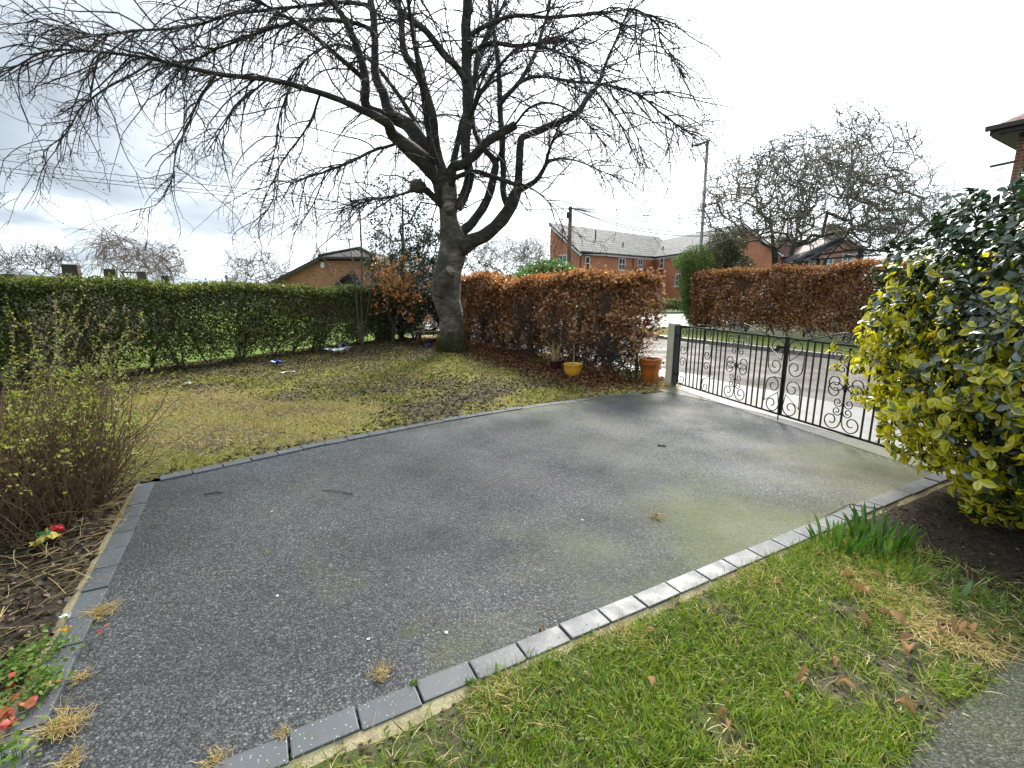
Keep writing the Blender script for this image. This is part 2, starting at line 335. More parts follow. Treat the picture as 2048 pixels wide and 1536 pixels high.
def slate(name, a, b, bw, bh, rough=0.45):
    t = NT(name); uv = t.tc.outputs['UV']
    k = t.n('ShaderNodeTexBrick'); t.l(uv, k.inputs['Vector'])
    k.inputs['Color1'].default_value = (*a, 1); k.inputs['Color2'].default_value = (*b, 1); k.inputs['Mortar'].default_value = (*tuple(x * 0.3 for x in a), 1)  # dark lines round each slate: row shadows painted into the roof colour
    k.inputs['Scale'].default_value = 1; k.inputs['Brick Width'].default_value = bw; k.inputs['Row Height'].default_value = bh; k.inputs['Mortar Size'].default_value = 0.045
    sp = t.n('ShaderNodeSeparateXYZ'); t.l(uv, sp.inputs[0])
    saw = t.math('FRACT', t.math('DIVIDE', sp.outputs[1], bh))
    h = t.math('SUBTRACT', t.math('MULTIPLY', saw, -1.0), k.outputs['Fac'])
    c = t.mix(0.5, k.outputs['Color'], t.ramp(t.noise(0.9, 5, 0.7), [(0.3, (0.32, 0.32, 0.32)), (0.7, (0.7, 0.7, 0.7))]), 'OVERLAY')
    return t.pbr(c, rough, t.bump(h, 0.9, 0.05), spec=0.25)
MAT['slate'] = slate('grey_slate', (0.06, 0.062, 0.068), (0.15, 0.154, 0.162), 0.55, 0.42, 0.75)
MAT['dtile'] = slate('dark_tile', (0.075, 0.068, 0.064), (0.11, 0.098, 0.09), 0.33, 0.30, 0.85)
MAT['rtile'] = slate('red_tile', (0.20, 0.085, 0.06), (0.27, 0.12, 0.085), 0.3, 0.25, 0.7)
MAT['ptile'] = slate('pinkish_tile', (0.27, 0.19, 0.165), (0.34, 0.24, 0.21), 0.33, 0.30, 0.7)
MAT['white'] = plain('white_upvc', (0.72, 0.72, 0.71), 0.4, 0.05, 4, 0.02)
MAT['black_plastic'] = plain('black_plastic', (0.022, 0.022, 0.024), 0.4, 0.2, 6, 0.05)
t = NT('window_glass'); MAT['glass'] = t.pbr(t.ramp(t.noise(0.7, 2), [(0.4, (0.02, 0.025, 0.03)), (0.6, (0.09, 0.10, 0.11))]), 0.05, spec=0.8)
t = NT('black_iron').world()
ir = t.mix(t.rng(t.noise(60, 5, 0.7), 0.60, 0.75, 0, 0.75), (0.012, 0.012, 0.013), (0.09, 0.05, 0.03))
MAT['iron'] = t.pbr(ir, 0.36, t.bump(t.noise(120, 4), 0.3, 0.002), spec=0.6)
MAT['lamp_steel'] = plain('galvanised_steel', (0.24, 0.25, 0.255), 0.5, 0.15, 3, 0.05, metal=0.3)
MAT['polewood'] = bark('pole_wood', (0.09, 0.065, 0.04), (0.17, 0.13, 0.085), (0.25, 0.20, 0.13))
MAT['fencewood'] = bark('fence_wood', (0.05, 0.038, 0.028), (0.11, 0.085, 0.06), (0.17, 0.14, 0.10))
MAT['board'] = plain('brown_board', (0.085, 0.058, 0.038), 0.75, 0.3, 7, 0.3)
MAT['plank'] = plain('pale_plank', (0.32, 0.24, 0.13), 0.75, 0.3, 5, 0.3)
MAT['terracotta'] = plain('orange_glazed_pot', (0.40, 0.115, 0.022), 0.32, 0.28, 9, 0.15)
MAT['yellowpot'] = plain('yellow_glazed_pot', (0.72, 0.36, 0.035), 0.35, 0.18, 10, 0.15)
MAT['plumpot'] = plain('plum_pot', (0.055, 0.012, 0.018), 0.4, 0.3, 9, 0.1)
MAT['potsoil'] = MAT['soil']
MAT['whiteplastic'] = plain('white_film', (0.74, 0.75, 0.77), 0.35, 0.08, 9, 0.2)
MAT['blueplastic'] = plain('blue_film', (0.012, 0.11, 0.50), 0.35, 0.2, 20, 0.3)
MAT['redplastic'] = plain('red_film', (0.60, 0.025, 0.03), 0.3, 0.2, 20, 0.3)
MAT['yellowplastic'] = plain('yellow_film', (0.66, 0.56, 0.12), 0.35, 0.15, 20, 0.3)
MAT['greenplastic'] = plain('green_film', (0.04, 0.30, 0.16), 0.35, 0.2, 20, 0.3)
MAT['orange'] = plain('orange_petal', (0.80, 0.30, 0.02), 0.5, 0.15, 20, 0.1)
MAT['net'] = plain('dark_net', (0.035, 0.036, 0.042), 0.55, 0.4, 3, 0.4, bscale=9)
MAT['frame'] = plain('dark_frame', (0.022, 0.022, 0.026), 0.5, 0.2, 5, 0.05)
MAT['carpaint'] = plain('pale_car_paint', (0.50, 0.54, 0.55), 0.25, 0.05, 2, 0.0)
MAT['rubber'] = plain('rubber', (0.02, 0.02, 0.02), 0.8, 0.2, 8, 0.1)
MAT['cable'] = plain('cable', (0.03, 0.03, 0.035), 0.6, 0.1, 5, 0.0)
MAT['hat'] = plain('dark_fascia', (0.035, 0.026, 0.024), 0.5, 0.2, 5, 0.1)

# ------------------------------------------------------------------ mesh helpers
def tag(o, label=None, cat=None, group=None, kind=None):
    if label: o['label'] = label
    if cat: o['category'] = cat
    if group: o['group'] = group
    if kind: o['kind'] = kind
    return o
def empty(name, loc=(0, 0, 0), rz=0.0):
    o = bpy.data.objects.new(name, None); o.empty_display_size = 0.1
    o.location = loc; o.rotation_euler = (0, 0, rz); COL.objects.link(o); return o
def link(name, me, mat=None, parent=None, world_coords=True):
    o = bpy.data.objects.new(name, me); COL.objects.link(o)
    if mat is not None and not me.materials: me.materials.append(MAT[mat] if isinstance(mat, str) else mat)
    if parent is not None:
        o.parent = parent
        if world_coords: o.matrix_parent_inverse = pm(parent).inverted()
    return o
def pm(o):
    m = Matrix.LocRotScale(o.location, o.rotation_euler, o.scale)
    return pm(o.parent) @ o.matrix_parent_inverse @ m if o.parent else m
def mesh_np(name, V, F, smooth=False, uv=None):
    """V (n,3), F (m,k) all the same k"""
    V = np.ascontiguousarray(V, dtype=np.float32); F = np.ascontiguousarray(F, dtype=np.int32)
    me = bpy.data.meshes.new(name); k = F.shape[1]
    me.vertices.add(len(V)); me.vertices.foreach_set('co', V.ravel())
    me.loops.add(F.size); me.loops.foreach_set('vertex_index', F.ravel())
    me.polygons.add(len(F)); me.polygons.foreach_set('loop_start', np.arange(0, F.size, k, dtype=np.int32))
    if smooth: me.polygons.foreach_set('use_smooth', np.ones(len(F), dtype=bool))
    if uv is not None:
        l = me.uv_layers.new(name='UVMap'); l.data.foreach_set('uv', np.ascontiguousarray(uv[F.ravel()], dtype=np.float32).ravel())
    me.update(calc_edges=True); return me
class MB:
    def __init__(s): s.v, s.f, s.u = [], [], []
    def poly(s, pts, uvs=None):
        i = len(s.v); s.v += [tuple(p) for p in pts]; s.f.append(list(range(i, i + len(pts)))); s.u.append(uvs)
    def box(s, c, size, rz=0.0, rx=0.0, ry=0.0):
        m = Matrix.Translation(c) @ Matrix.Rotation(rz, 4, 'Z') @ Matrix.Rotation(ry, 4, 'Y') @ Matrix.Rotation(rx, 4, 'X')
        a, b, d = (q / 2 for q in size); i = len(s.v)
        for x, y, z in ((-a,-b,-d),(a,-b,-d),(a,b,-d),(-a,b,-d),(-a,-b,d),(a,-b,d),(a,b,d),(-a,b,d)):
            s.v.append(tuple(m @ Vector((x, y, z))))
        for q in ((0,3,2,1),(4,5,6,7),(0,1,5,4),(1,2,6,5),(2,3,7,6),(3,0,4,7)):
            s.f.append([i + w for w in q]); s.u.append(None)
    def bar(s, A, B, w, h, up=(0, 0, 1)):
        A, B, up = Vector(A), Vector(B), Vector(up)
        t = (B - A).normalized(); x = t.cross(up).normalized(); y = x.cross(t).normalized(); i = len(s.v)
        for P in (A, B):
            for a, b in ((-1,-1),(1,-1),(1,1),(-1,1)): s.v.append(tuple(P + x * (a * w / 2) + y * (b * h / 2)))
        for q in ((0,1,2,3),(7,6,5,4),(0,4,5,1),(1,5,6,2),(2,6,7,3),(3,7,4,0)):
            s.f.append([i + w_ for w_ in q]); s.u.append(None)
    def tube(s, P, r, n=8, cap=True, prof=None):
        P = [Vector(p) for p in P]; k = len(P)
        if isinstance(r, (int, float)): r = [r] * k
        t0 = (P[1] - P[0]).normalized(); ref = Vector((0, 0, 1)) if abs(t0.z) < 0.9 else Vector((1, 0, 0))
        x = t0.cross(ref).normalized(); i = len(s.v)
        for j in range(k):
            t = (P[min(j + 1, k - 1)] - P[max(j - 1, 0)]).normalized()
            x = (x - t * x.dot(t)).normalized(); y = t.cross(x)
            for q in range(n):
                a = 2 * math.pi * q / n; rr = r[j] * (prof(j, q) if prof else 1)
                s.v.append(tuple(P[j] + x * (math.cos(a) * rr) + y * (math.sin(a) * rr)))
        for j in range(k - 1):
            for q in range(n):
                q2 = (q + 1) % n
                s.f.append([i + j*n + q, i + j*n + q2, i + (j+1)*n + q2, i + (j+1)*n + q]); s.u.append(None)
        if cap:
            s.f.append([i + q for q in range(n)][::-1]); s.f.append([i + (k-1)*n + q for q in range(n)]); s.u += [None, None]
    def lathe(s, c, prof, n=24, wob=0):
        i = len(s.v); k = len(prof)
        for r, z in prof:
            for q in range(n):
                a = 2 * math.pi * q / n; s.v.append((c[0] + r * math.cos(a), c[1] + r * math.sin(a), c[2] + z))
        for j in range(k - 1):
            for q in range(n):
                q2 = (q + 1) % n; s.f.append([i+j*n+q, i+j*n+q2, i+(j+1)*n+q2, i+(j+1)*n+q]); s.u.append(None)
        s.f.append([i + q for q in range(n)][::-1]); s.u.append(None)
        s.f.append([i + (k-1)*n + q for q in range(n)]); s.u.append(None)
    def build(s, name, mat, parent=None, smooth=False, bevel=0.0, wc=True):
        me = bpy.data.meshes.new(name); me.from_pydata(s.v, [], s.f)
        if any(u is not None for u in s.u):
            l = me.uv_layers.new(name='UVMap'); k = 0
            for f, u in zip(s.f, s.u):
                for j in range(len(f)):
                    if u is not None: l.data[k].uv = u[j]
                    k += 1
        if bevel > 0:
            bm = bmesh.new(); bm.from_mesh(me); bmesh.ops.bevel(bm, geom=bm.edges[:], offset=bevel, segments=2, affect='EDGES', profile=0.6); bm.to_mesh(me); bm.free()
        if smooth:
            me.polygons.foreach_set('use_smooth', [True] * len(me.polygons))
        me.update(); return link(name, me, mat, parent, wc)
def nrm(a): return a / np.maximum(np.linalg.norm(a, axis=-1, keepdims=True), 1e-9)
def tubes(P, r, s=4):
    """P (n,k,3), r (n,k) -> V,F of n thin tubes"""
    n, k, _ = P.shape
    T = np.empty_like(P); T[:, 1:-1] = P[:, 2:] - P[:, :-2]; T[:, 0] = P[:, 1] - P[:, 0]; T[:, -1] = P[:, -1] - P[:, -2]
    T = nrm(T); ref = RNG.normal(size=(n, 1, 3)); ref = nrm(ref + 1e-3)
    X = np.cross(T, np.broadcast_to(ref, T.shape)); bad = np.linalg.norm(X, axis=-1) < 0.15
    X[bad] = np.cross(T[bad], np.array([0.31, 0.52, 0.79])); X = nrm(X); Y = np.cross(T, X)
    a = np.arange(s) * 2 * np.pi / s
    V = P[:, :, None, :] + r[:, :, None, None] * (np.cos(a)[None, None, :, None] * X[:, :, None, :] + np.sin(a)[None, None, :, None] * Y[:, :, None, :])
    base = (np.arange(n) * k * s)[:, None, None]; jj = (np.arange(k - 1) * s)[None, :, None]; q = np.arange(s)[None, None, :]; q2 = (q + 1) % s
    F = np.stack([base+jj+q, base+jj+q2, base+jj+s+q2, base+jj+s+q], -1).reshape(-1, 4)
    return V.reshape(-1, 3), F
def cat(*vf):
    V = []; F = []; o = 0
    for v_, f_ in vf: V.append(v_); F.append(f_ + o); o += len(v_)
    return np.concatenate(V), np.concatenate(F)
# leaf templates: x along the leaf, y across, z up; quads
def leaf_tmpl(fold=0.18, curl=0.2, wide=0.55):
    """8-point pointed oval leaf in 3 quads + uv (u = 0 midrib .. 1 margin)"""
    v = np.array([[0,0,0],[0.30,0.5,0],[0.30,-0.5,0],[0.68,0.42,0],[0.68,-0.42,0],[1,0,0],[0.30,0,0],[0.68,0,0]], float)
    v[:, 2] += np.abs(v[:, 1]) * fold - curl * (v[:, 0] ** 2)
    f = np.array([[0,2,6,1],[1,6,7,3],[6,2,4,7],[3,7,4,5]])
    u = np.array([[0.3,0],[1,.3],[1,.3],[1,.7],[1,.7],[0.8,1],[0,.3],[0,.7]])
    return v, f, u
KITE = (np.array([[0,0,0],[0.45,0.5,0.08],[1,0,-0.12],[0.45,-0.5,0.08]], float), np.array([[0,3,2,1]]), None)
BLADE = (np.array([[0,0.5,0],[0,-0.5,0],[0.55,-0.4,0.10],[0.55,0.4,0.10],[1,-0.05,0],[1,0.05,0]], float), np.array([[0,1,2,3],[3,2,4,5]]), None)
def scatter(P, D, U, L, W, tm):
    """place template tm at P (n,3) along D with upper side U, length L, width W"""
    v, f, u = tm; n = len(P); D = nrm(D); Y = nrm(np.cross(U, D)); Z = np.cross(D, Y)
    L = np.broadcast_to(L, (n,))[:, None, None]; W = np.broadcast_to(W, (n,))[:, None, None]
    V = P[:, None] + v[None, :, 0:1] * L * D[:, None] + v[None, :, 1:2] * W * Y[:, None] + v[None, :, 2:3] * L * Z[:, None]
    F = (f[None] + (np.arange(n) * len(v))[:, None, None]).reshape(-1, f.shape[1])
    uv = np.tile(u, (n, 1)) if u is not None else None
    return V.reshape(-1, 3), F, uv
def rdir(n, up=0.0, flat=1.0):
    d = RNG.normal(size=(n, 3)); d[:, 2] = d[:, 2] * flat + up; return nrm(d)
# value noise on the plane
_G = RNG.random((64, 64))
def vnoise(x, y, sc):
    x = np.asarray(x) * sc + 100; y = np.asarray(y) * sc + 100; i = np.floor(x).astype(int); j = np.floor(y).astype(int)
    a = x - i; b = y - j; a = a*a*(3-2*a); b = b*b*(3-2*b); g = lambda p, q: _G[p % 64, q % 64]
    return (g(i,j)*(1-a)+g(i+1,j)*a)*(1-b) + (g(i,j+1)*(1-a)+g(i+1,j+1)*a)*b
def fbm(x, y, sc, o=4):
    s = 0; w = 0; a = 1
    for k in range(o): s = s + a * vnoise(np.asarray(x) + 17*k, np.asarray(y) - 9*k, sc); w += a; a *= 0.5; sc *= 2.03
    return s / w
def inpoly(x, y, poly):
    c = np.zeros(np.shape(x), bool); n = len(poly)
    for k in range(n):
        x1, y1 = poly[k][:2]; x2, y2 = poly[(k+1) % n][:2]
        c ^= ((y1 > y) != (y2 > y)) & (x < (x2 - x1) * (y - y1) / (y2 - y1 + 1e-12) + x1)
    return c
def pol_sample(poly, n):
    xs = [p[0] for p in poly]; ys = [p[1] for p in poly]; out = np.zeros((0, 2))
    while len(out) < n:
        q = np.stack([RNG.uniform(min(xs), max(xs), n * 2), RNG.uniform(min(ys), max(ys), n * 2)], 1)
        out = np.concatenate([out, q[inpoly(q[:, 0], q[:, 1], poly)]])
    return out[:n]
def spline(pts, step):
    """Catmull-Rom through rows (x,y,z,r), resampled"""
    p = np.array(pts, float); p = np.concatenate([[2*p[0]-p[1]], p, [2*p[-1]-p[-2]]]); out = []
    for i in range(1, len(p) - 2):
        n = max(2, int(np.linalg.norm(p[i+1,:3]-p[i,:3]) / step))
        for t in np.arange(n) / n:
            a, b, c, d = p[i-1], p[i], p[i+1], p[i+2]
            out.append(0.5*((2*b)+(-a+c)*t+(2*a-5*b+4*c-d)*t*t+(-a+3*b-3*c+d)*t**3))
    out.append(p[-2]); return np.array(out)
def sheet(name, poly, z, mat, sub=0, amp=0.0, parent=None, kind='structure', falloff=None):
    bm = bmesh.new(); vs = [bm.verts.new((p[0], p[1], z)) for p in poly]; bm.faces.new(vs)
    me = bpy.data.meshes.new(name); bm.to_mesh(me); bm.free()
    o = link(name, me, mat, parent)
    if kind and parent is None: o['kind'] = kind
    return o
def gridsheet(name, poly, z, mat, step, hfn):
    xs = [p[0] for p in poly]; ys = [p[1] for p in poly]
    X = np.arange(min(xs), max(xs) + step, step); Y = np.arange(min(ys), max(ys) + step, step)
    gx, gy = np.meshgrid(X, Y); H = z + hfn(gx, gy); idx = np.arange(gx.size).reshape(gx.shape)
    cx = (gx[:-1,:-1] + step/2); cy = (gy[:-1,:-1] + step/2); keep = inpoly(cx, cy, poly)
    F = np.stack([idx[:-1,:-1], idx[:-1,1:], idx[1:,1:], idx[1:,:-1]], -1)[keep]
    V = np.stack([gx, gy, H], -1).reshape(-1, 3); used = np.unique(F); mp = np.full(len(V), -1); mp[used] = np.arange(len(used))
    o = link(name, mesh_np(name, V[used], mp[F], True), mat); o['kind'] = 'structure'; return o
#--BODY--
# ------------------------------------------------------------------ drive frame: u towards the road, v across
UX = np.array([0.877, 0.4805]); VX = np.array([-0.4805, 0.877])
def W(u, v, z=0.0):
    p = UX * u + VX * v; return Vector((p[0], p[1], z))
def W2(u, v): p = UX * u + VX * v; return (p[0], p[1])
DRZ = math.atan2(UX[1], UX[0])
farv = lambda u: np.interp(u, [-0.8, -0.18, 0.44, 1.78, 2.86, 4.2, 4.95, 5.4], [4.14, 4.28, 4.44, 4.67, 4.76, 4.72, 4.62, 4.60])

# ------------------------------------------------------------------ ground, roads, paving
sheet('ground', [(-700, -60), (700, -60), (700, 1200), (-700, 1200)], -0.16, 'far_ground')
road = sheet('road', [W2(6.5, -40), W2(11.25, -40), W2(11.25, 70), W2(6.5, 70)], -0.10, 'road')
sheet('side_road', [W2(11.25, 13.6), W2(90, 17), W2(90, 23.5), W2(11.25, 21)], -0.096, 'sideroad')
sheet('pavement', [W2(5.62, -20), W2(6.38, -20), W2(6.38, 60), W2(5.62, 60)], 0.0, 'pave')
sheet('verge', [W2(11.38, -40), W2(14.2, -40), W2(14.2, 13.3), W2(11.38, 13.3)], -0.01, 'verge')
def ring(a, b):
    return [W2(a, b)]
apron_poly = [W2(4.98, 4.70), W2(5.06, 3.9), W2(5.06, 3.2), W2(4.98, 2.4), W2(4.95, 1.2), W2(5.62, 1.2), W2(5.62, 5.0), W2(5.2, 5.0)]
sheet('concrete_apron', apron_poly, 0.004, 'apron')
drive_poly = [W2(-0.80, 1.40)] + [W2(5.3, 1.40), W2(5.3, 4.6)] + [W2(u, float(farv(u)) + 0.02) for u in (4.9, 4.2, 3.5, 2.86, 2.3, 1.78, 1.1, 0.44, -0.18, -0.80)]
drive = sheet('driveway', drive_poly, 0.0, 'tarmac')
sheet('garden_path', [W2(-3, -3), W2(9, -3), W2(9, 0.47), W2(6, 0.45), W2(3.2, 0.47), W2(2.6, 0.475), W2(2.2, 0.455), W2(1.7, 0.48), W2(1.2, 0.45), W2(-3, 0.45)], 0.002, 'path')
# road kerb stones
ks = MB(); ks.box((0, 0, 0), (0.905, 0.125, 0.25)); ksm = ks.build('kerb_stone', 'kerbstone', road, bevel=0.018)
first = True
for uu, z in ((6.44, -0.122), (11.315, -0.122)):
    for k in range(-6, 40):
        v = k * 0.914
        if uu > 11 and v > 13.2: continue
        o = ksm if first else ksm.copy()
        if not first: COL.objects.link(o)
        first = False
        p = W(uu + random.uniform(-.004, .004), v, z + random.uniform(-.004, .004) + (-0.06 if (uu < 7 and 1.2 < v < 5) else 0))
        o.parent = road; o.matrix_parent_inverse = Matrix(); o.location = p; o.rotation_euler = (0, 0, DRZ + R(90) + random.uniform(-.006, .006))

# kerb blocks round the drive
kb = MB(); kb.box((0, 0, 0), (0.200, 0.100, 0.06)); kbo = kb.build('kerb_block', 'block', drive, bevel=0.0045)
kfirst = [True]
def block(P, rz, z=-0.017):
    o = kbo if kfirst[0] else kbo.copy()
    if not kfirst[0]: COL.objects.link(o)
    kfirst[0] = False
    o.parent = drive; o.matrix_parent_inverse = Matrix(); o.location = (P[0], P[1], z + random.uniform(-.002, .003))
    o.rotation_euler = (random.uniform(-.012, .012), random.uniform(-.012, .012), rz + random.uniform(-.012, .012))
PITCHB = 0.2075
for k in range(-5, 26):
    u = -0.022 + 0.104 + k * PITCHB
    if u < -0.76: continue
    block(W(u, 1.40 + random.uniform(-.003, .003)), DRZ)
for k in range(0, 15):
    v = 1.40 + 0.158 + k * PITCHB
    if v > 4.13: break
    block(W(-0.755 + random.uniform(-.003, .003) - 0.03 * (v - 1.4) / 2.7, v), DRZ + R(90))
block(W(-0.93, 1.33), DRZ + R(62)); block(W(-1.12, 1.29), DRZ + R(20))
u = -0.72
while u < 4.6:
    v0, v1 = float(farv(u)), float(farv(u + .18)); a = math.atan2(v1 - v0, .18)
    block(W(u + .1, (v0 + v1) / 2 + 0.055), DRZ + a, -0.017 if u < 2.6 else -0.024); u += PITCHB * math.cos(a)
# cream mortar haunching outside the blocks
def strip(name, a, b, w, z, mat, off):
    n = 160; V = []; F = []
    for i in range(n + 1):
        t_ = i / n; c = np.array(a) * (1 - t_) + np.array(b) * t_
        d = np.array(b) - np.array(a); nn = np.array([-d[1], d[0]]) / np.linalg.norm(d) * off
        ww = w * (0.8 + 0.5 * fbm(c[0], c[1], 6.0))
        V += [(*c, z + 0.001), (*(c + nn * ww), z - 0.062)]
        if i: F.append((2*i-2, 2*i, 2*i+1, 2*i-1))
    me = mesh_np(name, np.array(V), np.array(F)); return link(name, me, mat, drive)
strip('mortar_haunch', W2(-0.9, 1.352), W2(4.6, 1.352), 0.125, 0.004, 'mortar', -1)
strip('mortar_haunch', W2(-0.803, 1.3), W2(-0.834, 4.2), 0.11, 0.004, 'mortar', 1)

# garden earth: rough ground left of the drive, shrub bed, front grass, bush bed
gardenp = [W2(u, float(farv(u)) + 0.10) for u in (-0.86, -0.18, 0.44, 1.1, 1.78, 2.3, 2.86, 3.5, 4.2, 4.95)] + [W2(5.2, 4.72), W2(5.25, 5.1), W2(5.60, 5.1), W2(5.60, 14.2), W2(4.6, 14.2), W2(-8, 6.9), W2(-8, 4.2), W2(-0.86, 4.2)]
def gh(x, y):
    v = x * VX[0] + y * VX[1]; u = x * UX[0] + y * UX[1]
    edge = np.clip((v - farv(np.clip(u, -0.8, 5.4)) - 0.1) / 0.6, 0, 1)
    mound = 0.10 * np.exp(-(((x + 1.29) ** 2 + (y - 10.1) ** 2) / 0.8))
    return -0.004 + edge * (0.055 * fbm(x, y, 1.1) + 0.022 * fbm(x, y, 7.0, 3)) + mound
gridsheet('garden_ground', gardenp, 0.0, 'lawnsoil', 0.06, gh)
bedp = [W2(-0.80, 0.4), W2(-0.80, 4.22), W2(-6, 4.22), W2(-6, 0.4)]
def bh(x, y):
    u = np.asarray(x) * UX[0] + np.asarray(y) * UX[1]
    return -0.012 + 0.045 * fbm(x, y, 3.0) - 0.045 * np.clip((u + 0.93) / .08, 0, 1)
gridsheet('shrub_bed', bedp, 0.0, 'soil', 0.05, bh)
frontp = [W2(-0.9, 0.38), W2(3.0, 0.38), W2(3.0, 1.42), W2(-0.9, 1.42)]
def fh(x, y):
    v = np.asarray(x) * VX[0] + np.asarray(y) * VX[1]
    return -0.014 + 0.035 * fbm(x, y, 3.2) - 0.016 * np.clip((v - 1.24) / .08, 0, 1) - 0.05 * np.clip((0.46 - v) / .05, 0, 1)
gridsheet('front_lawn', frontp, 0.0, 'frontsoil', 0.04, fh)
bushp = [W2(2.94, 0.38), W2(5.0, 0.38), W2(5.0, 1.42), W2(2.94, 1.42)]
gridsheet('bush_bed', bushp, 0.0, 'soil', 0.05, fh)
sheet('neighbour_lawn', [W2(-14, 3.8), W2(4.4, 14.9), W2(1, 45), W2(-30, 40)], -0.05, 'green_lawn')

# ------------------------------------------------------------------ small ground growth
def drop(o): return o
GP2 = lambda px, py: np.array(gp(px, py)[:2])
def gauss(x, y, c, s): return np.exp(-((x - c[0]) ** 2 + (y - c[1]) ** 2) / (2 * s * s))
Q = pol_sample(gardenp, 300000)
x, y = Q[:, 0], Q[:, 1]
dist = np.hypot(x, y); keep = (y > 2) & (np.abs(x) < y * 1.15 + 0.5) & (y < 13.5)
Q = Q[keep]; x, y = Q.T
strawm = 0
for px, py, s, a in ((260, 835, .7, 1), (420, 845, .75, 1.1), (560, 845, .55, .9), (680, 830, .35, .5), (1340, 782, .3, 1.0), (1230, 785, .3, .8), (200, 850, .6, .8), (1000, 805, .25, .4)):
    strawm = strawm + a * gauss(x, y, GP2(px, py), s)
mossm = 0
for px, py, s, a in ((900, 730, .55, 1.1), (990, 750, .45, 1), (820, 745, .6, .9), (650, 755, .6, .8), (560, 775, .5, .8), (1150, 788, .35, 1.1), (1080, 795, .3, .8), (250, 940, .4, 1), (180, 925, .4, 1), (380, 905, .4, .9), (480, 800, .5, .5), (700, 800, .5, .55), (300, 890, .45, .7), (860, 800, .5, .4), (420, 760, .6, .5)):
    mossm = mossm + a * gauss(x, y, GP2(px, py), s)
n1_, n2_ = fbm(x, y, 1.9), fbm(x + 31, y, 2.4)
ps = np.clip((strawm * 1.05 + (n1_ - 0.5) * 1.2 - 0.10) * 1.4, 0, 1); pmz = np.clip((mossm * 0.85 + (n2_ - 0.5) * 1.7 - 0.05) * 1.2, 0.05, 1)
rr = RNG.random(len(x))
def tufts(name, P, L, Wd, mat, label=None, catg=None, lean=0.7, parent=None):
    n = len(P); D = rdir(n, lean, 0.5); U = rdir(n)
    V, F, _ = scatter(P, D, U, L, Wd, BLADE)
    o = link(name, mesh_np(name, V, F), mat, parent); tag(o, label, catg, kind='stuff'); return o
z = gh(x, y)
si = rr < ps * 0.95
tufts('dry_grass', np.stack([x[si], y[si], z[si] - .004], 1), RNG.uniform(.02, .06, si.sum()), RNG.uniform(.005, .011, si.sum()), 'straw', 'flattened straw coloured dry grass on the rough lawn', 'dry grass', 0.30)
mi = (~si) & (RNG.random(len(x)) < pmz * 0.9)
tufts('moss_and_grass', np.stack([x[mi], y[mi], z[mi] - .004], 1), RNG.uniform(.014, .042, mi.sum()), RNG.uniform(.005, .011, mi.sum()), 'mossblade', 'yellow green moss and short grass on the rough lawn', 'moss', 0.55)
def litter(name, P, L, mat, label, catg, flat=0.25, rise=0.0):
    n = len(P); D = rdir(n, rise, flat); U = nrm(RNG.normal(size=(n, 3)) * 0.38 + [0, 0, 1])
    V, F, _ = scatter(P, D, U, L, L * RNG.uniform(.35, .75, n), KITE)
    o = link(name, mesh_np(name, V, F), mat); tag(o, label, catg, kind='stuff'); return o
li = (~si) & (RNG.random(len(x)) < np.clip(0.34 - 0.2 * mossm + 0.1 * n1_, .05, .4))
litter('leaf_litter', np.stack([x[li], y[li], z[li] + .006], 1), RNG.uniform(.018, .055, li.sum()), 'litter', 'dark rotting leaf litter strewn over the rough lawn', 'leaf litter')
# russet leaves under the beech hedge and round the tree
uu = x * UX[0] + y * UX[1]; vv = x * VX[0] + y * VX[1]
rd = np.clip((uu - 3.6) / 1.0, 0, 1) * np.clip((vv - 4.8) / 0.7, 0, 1)
ri = RNG.random(len(x)) < rd * 0.55
litter('russet_leaf_litter', np.stack([x[ri], y[ri], z[ri] + .012], 1), RNG.uniform(.03, .075, ri.sum()), 'redlitter', 'russet fallen beech leaves under the brown hedge', 'leaf litter', 0.35)
# bark-brown litter at the foot of the privet
Qb = pol_sample(bedp, 40000); Qb = Qb[(np.abs(Qb[:, 0]) < Qb[:, 1] * 1.2 + .6) & (Qb[:, 1] > 0.6)]
bz = bh(Qb[:, 0], Qb[:, 1])
k = len(Qb) - 480
litter('bed_litter', np.stack([Qb[:k, 0], Qb[:k, 1], bz[:k] + .006], 1), RNG.uniform(.02, .05, k), 'litter', 'brown leaf litter in the bed under the twiggy shrub', 'leaf litter')
ki = np.arange(k, k + 480); P0 = np.stack([Qb[ki, 0], Qb[ki, 1], bz[ki] + .012], 1); d0 = rdir(len(ki), 0.02, 0.06)
Ls = RNG.uniform(.06, .28, len(ki))[:, None]
tw = np.stack([P0, P0 + d0 * Ls * .5 + [0, 0, .006], P0 + d0 * Ls + RNG.normal(size=d0.shape) * .012], 1); tw[:, :, 2] = np.maximum(tw[:, :, 2], 0.008)
V, F = tubes(tw, np.broadcast_to(RNG.uniform(.0007, .0018, (len(ki), 1)), (len(ki), 3)), 4)
tag(link('fallen_stalks', mesh_np('fallen_stalks', V, F), 'straw'), 'dry straw coloured stalks fallen under the twiggy shrub', 'stalks', kind='stuff')
